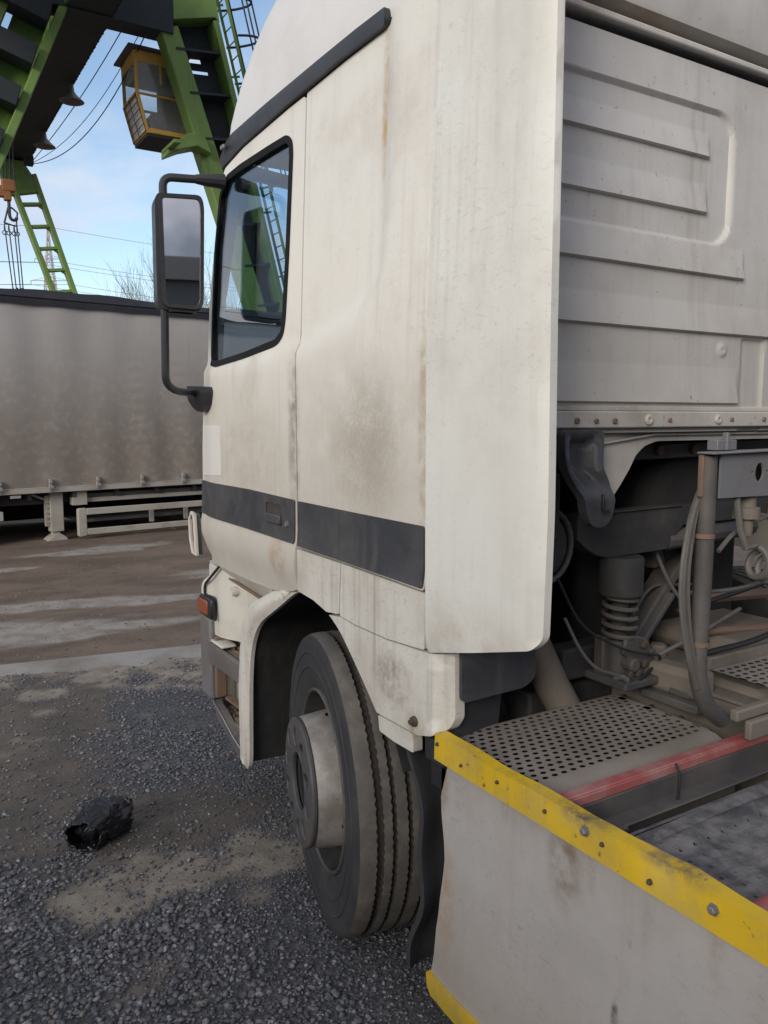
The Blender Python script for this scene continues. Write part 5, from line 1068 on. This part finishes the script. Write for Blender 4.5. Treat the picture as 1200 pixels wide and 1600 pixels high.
# right chord of the same leg
mb = MB(); mb.beam(A2, B2, 0.13, 0.55, (0, 1, 0)); mb.build('leg_chord', M['green'], leg1, 0.02)
mb = MB()
for z in (9.68, 8.82, 7.90, 7.0, 6.1, 5.2, 4.3):
    p = lp(A1, B1, z); q_ = lp(A2, B2, z + 0.12); mb = MB(); mb.beam(p, q_, 0.05, 0.45, (0, 1, 0)); mb.build('leg_rung', M['girder'], leg1)
mb = MB(); dy = Vector((0, 0.2, 0))
def webq(za, zb_, f0, f1):
    p1, p2, q1, q2 = lp(A1, B1, za), lp(A1, B1, zb_), lp(A2, B2, za + .1), lp(A2, B2, zb_ + .1)
    mb.add([p1.lerp(q1, f0) + dy, p1.lerp(q1, f1) + dy, p2.lerp(q2, f1) + dy, p2.lerp(q2, f0) + dy], [(0, 1, 2, 3)])
webq(10.40, 9.80, 0, 1); webq(9.80, 9.58, 0, .30); webq(9.80, 9.58, .62, 1); webq(9.58, 9.42, 0, 1); webq(9.42, 9.36, 0, .3); webq(9.42, 9.36, .72, 1); webq(9.36, 2.5, 0, 1)
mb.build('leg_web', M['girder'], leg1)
mb = MB(); mb.prism([(5.92, 10.24), (6.85, 10.50), (6.95, 10.42), (6.80, 11.4), (6.3, 12.2), (5.90, 12.2), (5.90, 10.25)], lambda a, b_, d: (a, d, b_), 18.22, 18.78); mb.build('leg_head', M['green'], leg1, 0.02)
# end beam, girders
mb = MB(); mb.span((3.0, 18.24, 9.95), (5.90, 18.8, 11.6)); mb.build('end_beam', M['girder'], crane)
mb = MB(); mb.span((3.72, 8.0, 9.98), (4.62, 29.6, 10.0)); mb.build('girder_shade', M['girder'], crane)  # dark slab carries the shade below the green girder
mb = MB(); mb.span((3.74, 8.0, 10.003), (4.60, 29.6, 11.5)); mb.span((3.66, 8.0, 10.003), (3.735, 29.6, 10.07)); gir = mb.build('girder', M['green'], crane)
stf = None
for k in range(36):
    y = 9.0 + 0.55 * k
    if stf is None: mb = MB(); mb.span((3.66, -0.02, 10.07), (3.738, 0.02, 11.45)); stf = mb.build('stiffener', M['green'], gir); stf.location = (0, y, 0)
    else: dup(stf, (0, y, 0))
mb = MB()
for k in range(110):
    y = 11 + 0.17 * k + 0.06 * math.sin(k * 7.3); mb.lathe([(9.962 + 0.012 * math.sin(k * 3.1), .02), (9.98, .03)], (4.60, y, 0), 2, 6)
mb.build('rivets', M['girder'], gir)['kind'] = 'stuff'
# second girder, left, and railing
mb = MB(); mb.span((0.55, 8.0, 10.0), (1.35, 29.6, 11.5)); mb.build('girder', M['green'], crane)
mb = MB()
for k in range(22):
    y = 9 + k * 0.95; mb.beam((3.0, y, 11.9), (3.0, y, 13.1), 0.04, 0.04)
for z in (12.5, 13.1): mb.beam((3.0, 8.5, z), (3.0, 29, z), 0.04, 0.04)
mb.build('railing', M['dark'], crane)
# near left leg
C1, D1 = (3.735, 18.5, 10.17), (-0.45, 18.5, 0.2)
C2, D2 = (2.58, 18.5, 9.88), (-1.3, 18.5, 0.2)
mb = MB(); mb.beam(C1, D1, 0.17, 0.5, (0, 1, 0)); leg2 = mb.build('leg', M['green'], crane, 0.02)
mb = MB(); mb.beam(Vector(C2) + Vector((0.26, 0, 0.65)), D2, 0.17, 0.5, (0, 1, 0)); mb.build('leg_chord', M['green'], leg2, 0.02)
mb = MB()
for (a, b_) in (((3.37, 18.5, 9.72), (2.3, 18.5, 10.02)), ((3.04, 18.5, 8.84), (2.1, 18.5, 9.12)), ((2.70, 18.5, 7.99), (1.7, 18.5, 8.28)), ((2.35, 18.5, 7.1), (1.4, 18.5, 7.4)), ((2.0, 18.5, 6.2), (1.0, 18.5, 6.5))):
    mb = MB(); mb.beam((a[0], 18.35, a[2]), (b_[0], 18.35, b_[2]), 0.42, 0.5, (0, 1, 0)); mb.build('leg_rung', M['girder'], leg2, 0.02)
mb = MB(); mb.beam((3.25, 18.72, 10.2), (1.45, 18.72, 5.5), 0.62, 0.06, (0, 1, 0)); mb.build('leg_web', M['green'], leg2)
# far leg on the right: ladder frame
E1, G1 = (3.92, 29.5, 9.55), (7.02, 29.5, 0.2)
E2, G2 = (4.70, 29.5, 9.55), (7.55, 29.5, 0.2)
mb = MB(); mb.beam(E1, G1, 0.15, 0.35, (0, 1, 0)); leg3 = mb.build('leg', M['green'], crane, 0.02)
mb = MB(); mb.beam(E2, G2, 0.15, 0.35, (0, 1, 0)); mb.build('leg_chord', M['green'], leg3, 0.02)
rg = []
for k in range(9):
    z = 8.55 - 0.68 * k; p = lp(E1, G1, z); q_ = lp(E2, G2, z + 0.10)
    mb = MB(); mb.beam(p, q_, 0.085, 0.3, (0, 1, 0))
    for (e, s_) in ((p, 1), (q_, -1)):
        d = (q_ - p).normalized() * s_; mb.prism([(0, -0.02), (0.20, -0.02), (0.02, -0.16)], lambda a, b_, dd: (e.x + d.x * a - 0.05 * b_ * 0, 29.5 + dd, e.z + b_ + d.z * a), -0.1, 0.1)
    mb.build('leg_rung', M['green'], leg3)
mb = MB(); mb.prism([(3.55, 10.0), (4.30, 10.05), (4.82, 9.25), (4.78, 8.98), (3.95, 8.78), (3.75, 9.2)], lambda a, b_, d: (a, d, b_), 29.35, 29.65); mb.build('leg_head', M['green'], leg3, 0.02)
mb = MB(); mb.beam((-1.5, 29.5, 9.9), (-2.8, 29.5, 0.2), 0.2, 0.35, (0, 1, 0)); mb.beam((0.8, 29.5, 9.9), (-2.0, 29.5, 0.2), 0.2, 0.35, (0, 1, 0)); mb.build('leg', M['green'], crane)
mb = MB(); mb.span((-2.5, 29.35, 9.9), (4.5, 29.7, 10.6)); mb.build('end_beam', M['girder'], crane)
mb = MB(); mb.span((-2.2, 18.1, 0.02), (0.6, 18.9, 0.35)); mb.span((8.3, 18.1, 0.02), (10.2, 18.9, 0.35)); mb.span((6.6, 29.1, 0.02), (8.0, 29.9, 0.35)); mb.span((-3.2, 29.1, 0.02), (-1.6, 29.9, 0.35)); mb.build('bogie', M['girder'], crane, 0.03)
# caged ladder on the near right leg
U = (Vector(B2) - Vector(A2)).normalized(); O = Vector((7.10, 18.45, 10.60)) - U * 2.2; S_ = Vector((-U.z, 0, U.x)).normalized()
if S_.x < 0: S_ = -S_
mb = MB()
for off in (-0.22, 0.22): mb.beam(O + Vector((0, off, 0)) + S_ * 0.10, O + Vector((0, off, 0)) + S_ * 0.10 + U * 11.0, 0.05, 0.05)
for k in range(36): p = O + S_ * 0.10 + U * (0.3 * k); mb.tube([p + Vector((0, -0.22, 0)), p + Vector((0, 0.22, 0))], 0.015, 5)
for k in range(6): p = O + U * (0.4 + 1.5 * k); mb.beam(p - S_ * 0.1, p + S_ * 0.1, 0.04, 0.04)
lad = mb.build('ladder', M['green'], crane)
mb = MB()
def hoop(k, f): a = -math.pi / 2 + f * math.pi; return O + U * k + S_ * (0.12 + 0.68 * math.cos(a)) + Vector((0, 0.36 * math.sin(a), 0))
for k in np.arange(1.1, 6.2, 0.78): mb.tube([hoop(k, j / 10) for j in range(11)], 0.028, 5)
for f in (0.15, 0.4, 0.6, 0.85): mb.tube([hoop(0.2, f), hoop(5.9, f)], 0.02, 5)
mb.build('ladder_cage', M['girder'], lad)
# operator cabin
cab = MB(); CW = [(4.74, 8.30), (4.98, 9.36), (6.15, 9.36), (6.15, 7.62), (5.18, 7.62)]
y0c, y1c = 18.95, 20.0
fr_ = MB()
corner = {}
prof_c = [(5.24, 9.70), (5.26, 8.84), (5.47, 8.06), (6.40, 8.06), (6.40, 9.70)]
for y in (y0c, y1c):
    for (a, b_) in zip(prof_c, prof_c[1:] + prof_c[:1]): fr_.beam((a[0], y, a[1]), (b_[0], y, b_[1]), 0.07, 0.07)
    fr_.beam((5.26, y, 8.84), (6.40, y, 8.84), 0.05, 0.05)
for (a, b_) in prof_c: fr_.beam((a, y0c, b_), (a, y1c, b_), 0.07, 0.07)
fr_.beam((5.26, y0c, 8.84), (5.26, y1c, 8.84), 0.06, 0.06)
for (a, b_, c_, d_) in ((5.22, y0c - 0.02, 6.42, y0c + 0.03), (5.22, y1c - 0.03, 6.42, y1c + 0.02)): fr_.span((a, b_, 9.50), (c_, d_, 9.74))
for (a, b_, c_, d_) in ((5.45, y0c - 0.02, 6.42, y0c + 0.03), (5.45, y1c - 0.03, 6.42, y1c + 0.02)): fr_.span((a, b_, 8.02), (c_, d_, 8.13))
fr_.beam((5.235, y0c, 9.62), (5.235, y1c, 9.62), 0.05, 0.22)
fr_.beam((5.80, y0c, 9.1), (5.80, y0c, 9.68), 0.03, 0.05)
cabin = fr_.build('operator_cabin', M['cabin_y'], crane, 0.008)
mb = MB(); mb.span((5.06, y0c - 0.16, 9.745), (6.45, y1c + 0.1, 9.785)); mb.build('roof', M['cabin_roof'], cabin)
mb = MB(); mb.span((5.46, y0c, 7.96), (6.42, y1c, 8.018)); mb.build('floor', M['girder'], cabin)
mb = MB(); mb.span((5.28, y0c - 0.004, 8.88), (6.38, y0c + 0.004, 9.50)); mb.build('window', M['cabin_glass'], cabin)
mb = MB(); mb.add([(5.29, y0c, 8.81), (6.38, y0c, 8.81), (6.38, y0c, 8.13), (5.47, y0c, 8.13)], [(0, 1, 2, 3)]); mb.build('window', M['cabin_glass'], cabin)
mb = MB(); mb.add([(5.25, y0c + 0.04, 8.87), (5.25, y1c - 0.04, 8.87), (5.24, y1c - 0.04, 9.52), (5.24, y0c + 0.04, 9.52)], [(0, 1, 2, 3)]); mb.build('window', M['cabin_glass'], cabin)
mb = MB(); mb.add([(5.265, y0c + 0.03, 8.81), (5.265, y1c - 0.03, 8.81), (5.46, y1c - 0.03, 8.09), (5.46, y0c + 0.03, 8.09)], [(0, 1, 2, 3)]); mb.build('window', M['dirty_glass'], cabin)
mb = MB(); mb.span((6.0, y1c - 0.06, 8.06), (6.40, y1c - 0.04, 9.7)); mb.span((6.36, y0c + 0.03, 8.06), (6.39, y1c, 9.7)); mb.span((5.27, y1c - 0.06, 9.3), (6.40, y1c - 0.04, 9.7)); mb.build('back_wall', M['cabin_roof'], cabin)
mb = MB(); mb.span((5.62, y0c + 0.2, 8.1), (6.2, y1c - 0.25, 8.55)); mb.build('seat', M['seat'], cabin, 0.05)
mb = MB()
for k in range(6): mb.beam((5.22 + 0.04 * k, y0c, 8.80 - 0.15 * k), (5.22 + 0.04 * k, y1c, 8.80 - 0.15 * k), 0.014, 0.014)
for k in range(3): mb.beam((5.21, y0c + 0.52 * k, 8.82), (5.43, y0c + 0.52 * k, 8.04), 0.014, 0.014)
mb.build('window_grille', M['chain'], cabin)
mb = MB(); mb.prism([(5.62, 7.33), (5.62, 7.48), (6.1, 7.86), (6.45, 7.9), (6.62, 7.5), (6.3, 7.62), (5.95, 7.5)], lambda a, b_, d: (a, d, b_), 18.0, 18.5); mb.span((5.60, 17.5, 7.44), (5.75, 18.4, 7.52)); mb.build('cabin_bracket', M['green'], crane, 0.02)
# floodlights under the girder
def flood(y):
    mb = MB(); c = (4.55, y, 0); mb.lathe([(9.98, .05), (9.80, .07), (9.72, .12), (9.55, .30), (9.54, .28), (9.70, .10), (9.70, .0001)], c, 2, 20); mb.build('floodlight', M['lampshade'], crane)
flood(22.3); flood(26.3)
# cables along the girder
for (x, z, sag, r) in ((4.98, 10.1, 0.22, .012), (5.30, 10.05, 0.65, .009), (5.34, 9.9, 0.95, .013)):
    mb = MB(); p0 = Vector((x, 18.3, z)); p1 = Vector((4.55, 29.0, 9.75)); mb.tube([p0.lerp(p1, f) - Vector((0, 0, sag * 4 * f * (1 - f) * (1 - 0.3 * f))) for f in [k / 24 for k in range(25)]], r, 5); mb.build('cable', M['cable'], crane)
mb = MB(); mb.span((4.3, 28.3, 9.55), (4.55, 28.6, 9.8)); mb.build('cable_box', M['girder'], crane)

# hook block and slings
HX, HY = 3.48, 26.0
hk = thing('hook_block', (HX, HY, 7.4), 'orange crane hook block hanging on steel ropes below the girder', 'crane hook')
mb = MB(); mb.span((HX - 0.20, HY - 0.12, 8.05), (HX + 0.16, HY + 0.12, 8.38)); mb.span((HX - 0.34, HY - 0.1, 7.88), (HX - 0.12, HY + 0.1, 8.2)); mb.box((HX - 0.05, HY, 7.98), (0.2, 0.2, 0.36)); mb.build('block_body', M['hook'], hk, 0.03)
mb = MB()
for dx in (-0.15, -0.06, 0.05, 0.14): mb.tube([(HX + dx, HY, 8.3), (HX + dx + 0.02, HY, 10.0)], 0.02, 5)
mb.build('hoist_rope', M['cable'], hk)
mb = MB(); mb.tube([(HX - 0.02, HY, 7.98), (HX - 0.02, HY, 7.5)] + [(HX + 0.08 - 0.10 * math.cos(a), HY, 7.42 - 0.14 * math.sin(a)) for a in [k * math.pi / 8 for k in range(8)]], 0.045, 8); mb.build('hook', M['chain'], hk)
sl = thing('chain_sling', (HX, HY, 5.0), 'bundle of dark chain slings hanging from the orange hook block', 'chain')
mb = MB(); mb.tube([(HX - 0.17, HY, 7.18), (HX - 0.05, HY, 7.62), (HX + 0.05, HY, 7.62), (HX + 0.19, HY, 7.5), (HX + 0.14, HY, 7.12), (HX - 0.17, HY, 7.18)], 0.028, 6); mb.build('master_link', M['chain'], sl)
for i, dx in enumerate((-0.17, -0.06, 0.08, 0.16)):
    mb = MB(); x0 = HX + dx; x1 = HX + dx * 0.55 + 0.06 + 0.03 * i
    mb.tube([(x0, HY, 7.15), (x0 * 0.7 + x1 * 0.3 + 0.02, HY, 6.3), (x1, HY, 5.35)], 0.018, 6)
    for k in range(5):
        z = 5.32 - 0.13 * k; mb.lathe([(0.016 * math.cos(a), 0.07 + 0.016 * math.sin(a)) for a in [q_ * math.pi / 3 for q_ in range(6)]], (x1 + 0.04 * math.sin(k * 2 + i), HY, z), 1 if k % 2 else 0, 10, True)
    for k in range(2): 
        z = 7.05 - 0.14 * k; mb.lathe([(0.014 * math.cos(a), 0.06 + 0.014 * math.sin(a)) for a in [q_ * math.pi / 3 for q_ in range(6)]], (x0, HY, z), 1 if k % 2 else 0, 10, True)
    mb.build('chain_leg', M['chain'], sl)

# ------------------------------------------------------------------ far pylon, wires, trees
py = thing('power_pylon', (37.8, 220, 0), 'pale lattice electricity pylon far away behind the trailer', 'pylon')
mb = MB(); PX, PYY = 37.8, 220.0
def hw(z): return lerp_pts(z, [(0, 4.5), (25, 2.0), (38, 0.85), (44, 0.4), (48.5, 0.06)])
lv = [0, 6, 12, 17, 21, 25, 28, 30.5, 33, 35.2, 37, 39, 40.8, 42.5, 44.2, 46, 48.5]
for z0, z1 in zip(lv, lv[1:]):
    a, b_ = hw(z0), hw(z1); c0 = [(-a, -a), (a, -a), (a, a), (-a, a)]; c1 = [(-b_, -b_), (b_, -b_), (b_, b_), (-b_, b_)]
    for i in range(4):
        j = (i + 1) % 4
        P0, P1 = Vector((PX + c0[i][0], PYY + c0[i][1], z0)), Vector((PX + c1[i][0], PYY + c1[i][1], z1)); Q0, Q1 = Vector((PX + c0[j][0], PYY + c0[j][1], z0)), Vector((PX + c1[j][0], PYY + c1[j][1], z1))
        mb.beam(P0, P1, 0.2, 0.2); mb.beam(P0, Q1, 0.11, 0.11); mb.beam(Q0, P1, 0.11, 0.11); mb.beam(P1, Q1, 0.1, 0.1)
mb.build('tower', M['pylon'], py)
arms = [(40.6, 4.0), (35.4, 5.2), (33.2, 0.0)]
for (z, L_) in ((40.6, 3.6), (35.3, 4.8)):
    mb = MB(); d = Vector((0.86, -0.5, 0))
    for s_ in (-1, 1):
        e = Vector((PX, PYY, z)) + d * L_ * s_; mb.beam((PX, PYY - 0.5, z + 0.9), e, 0.12, 0.12); mb.beam((PX, PYY - 0.5, z), e, 0.12, 0.12); mb.beam((PX, PYY + 0.5, z), e, 0.12, 0.12)
        mb.tube([e, e - Vector((0, 0, 0.9))], 0.1, 5)
    mb.build('cross_arm', M['pylon'], py)
wd = Vector((0.5, 0.86, 0)); wr = Vector((0.94, -0.35, 0)); 
first = True
for (z, L_) in ((40.6, 3.6), (35.3, 4.8), (48.3, 0)):
    for s_ in ((-1, 1) if L_ else (1,)):
        base = Vector((PX, PYY, z - (0.9 if L_ else 0))) + Vector((0.86, -0.5, 0)) * L_ * s_
        mb = MB()
        for dirn, zz_ in ((Vector((0.93, -0.30, 0)), -3), (Vector((-0.93, -0.36, 0)), -4)):
            e = base + dirn * 190 + Vector((0, 0, zz_)); mb.tube([base.lerp(e, f) - Vector((0, 0, 7 * 4 * f * (1 - f) * 0.8)) for f in [k / 14 for k in range(15)]], 0.055, 4)
        o = mb.build('power_line', M['wire'])
        tag(o, {48.3: 'thin ground wire strung over the very top of the distant pylon', 40.6: 'thin power line hung from the %s end of the upper pylon arm', 35.3: 'thin power line hung from the %s end of the lower pylon arm'}[z].replace('%s', 'left' if s_ < 0 else 'right'), 'power line', 'power lines of the distant pylon')
def tree(loc, h, seed, label, spread=0.35):
    rd = random.Random(seed); tr = thing('bare_tree', loc, label, 'tree'); tk = MB(); cr_ = MB()
    def grow(mb, p, d, L_, r, lev):
        pts = [p]; n = 5
        for i in range(n):
            d = (d + Vector((rd.uniform(-1, 1), rd.uniform(-1, 1), rd.uniform(-0.2, 0.9))) * 0.13).normalized(); pts.append(pts[-1] + d * L_ / n)
        mb.tube(pts, [r * (1 - 0.75 * i / n) for i in range(n + 1)], 5 if lev < 2 else 3, False)
        if lev >= 3: return
        for k in range((11, 7, 4)[lev]):
            f = rd.uniform(0.30 if lev == 0 else 0.15, 1.0); i = min(n - 1, int(f * n)); q_ = pts[i].lerp(pts[i + 1], f * n - i)
            a = rd.uniform(0, 2 * math.pi); nd = (d + Vector((math.cos(a), math.sin(a), 0.35)) * (0.32 + spread * rd.random())).normalized()
            grow(cr_, q_, nd, L_ * rd.uniform(0.35, 0.6), r * 0.40, lev + 1)
    grow(tk, Vector(loc), Vector((0, 0, 1)), h, 0.075, 0)
    for k in range(5): grow(cr_, Vector(loc) + Vector((0, 0, 0.4)), Vector((rd.uniform(-.22, .22), rd.uniform(-.2, .2), 1)).normalized(), h * rd.uniform(.8, 1.05), 0.05, 0)
    tk.build('trunk', M['bark'], tr); cr_.build('crown', M['bark'], tr)
tree((12.0, 40.0, 0), 6.3, 3, 'bare thin-branched tree rising behind the trailer left of the mirror')
tree((13.2, 41.5, 0), 6.5, 8, 'bare tree whose crown shows just left of the mirror housing')
tree((16.2, 42.0, 0), 6.2, 5, 'bare tree glimpsed between the mirror and the truck cab')
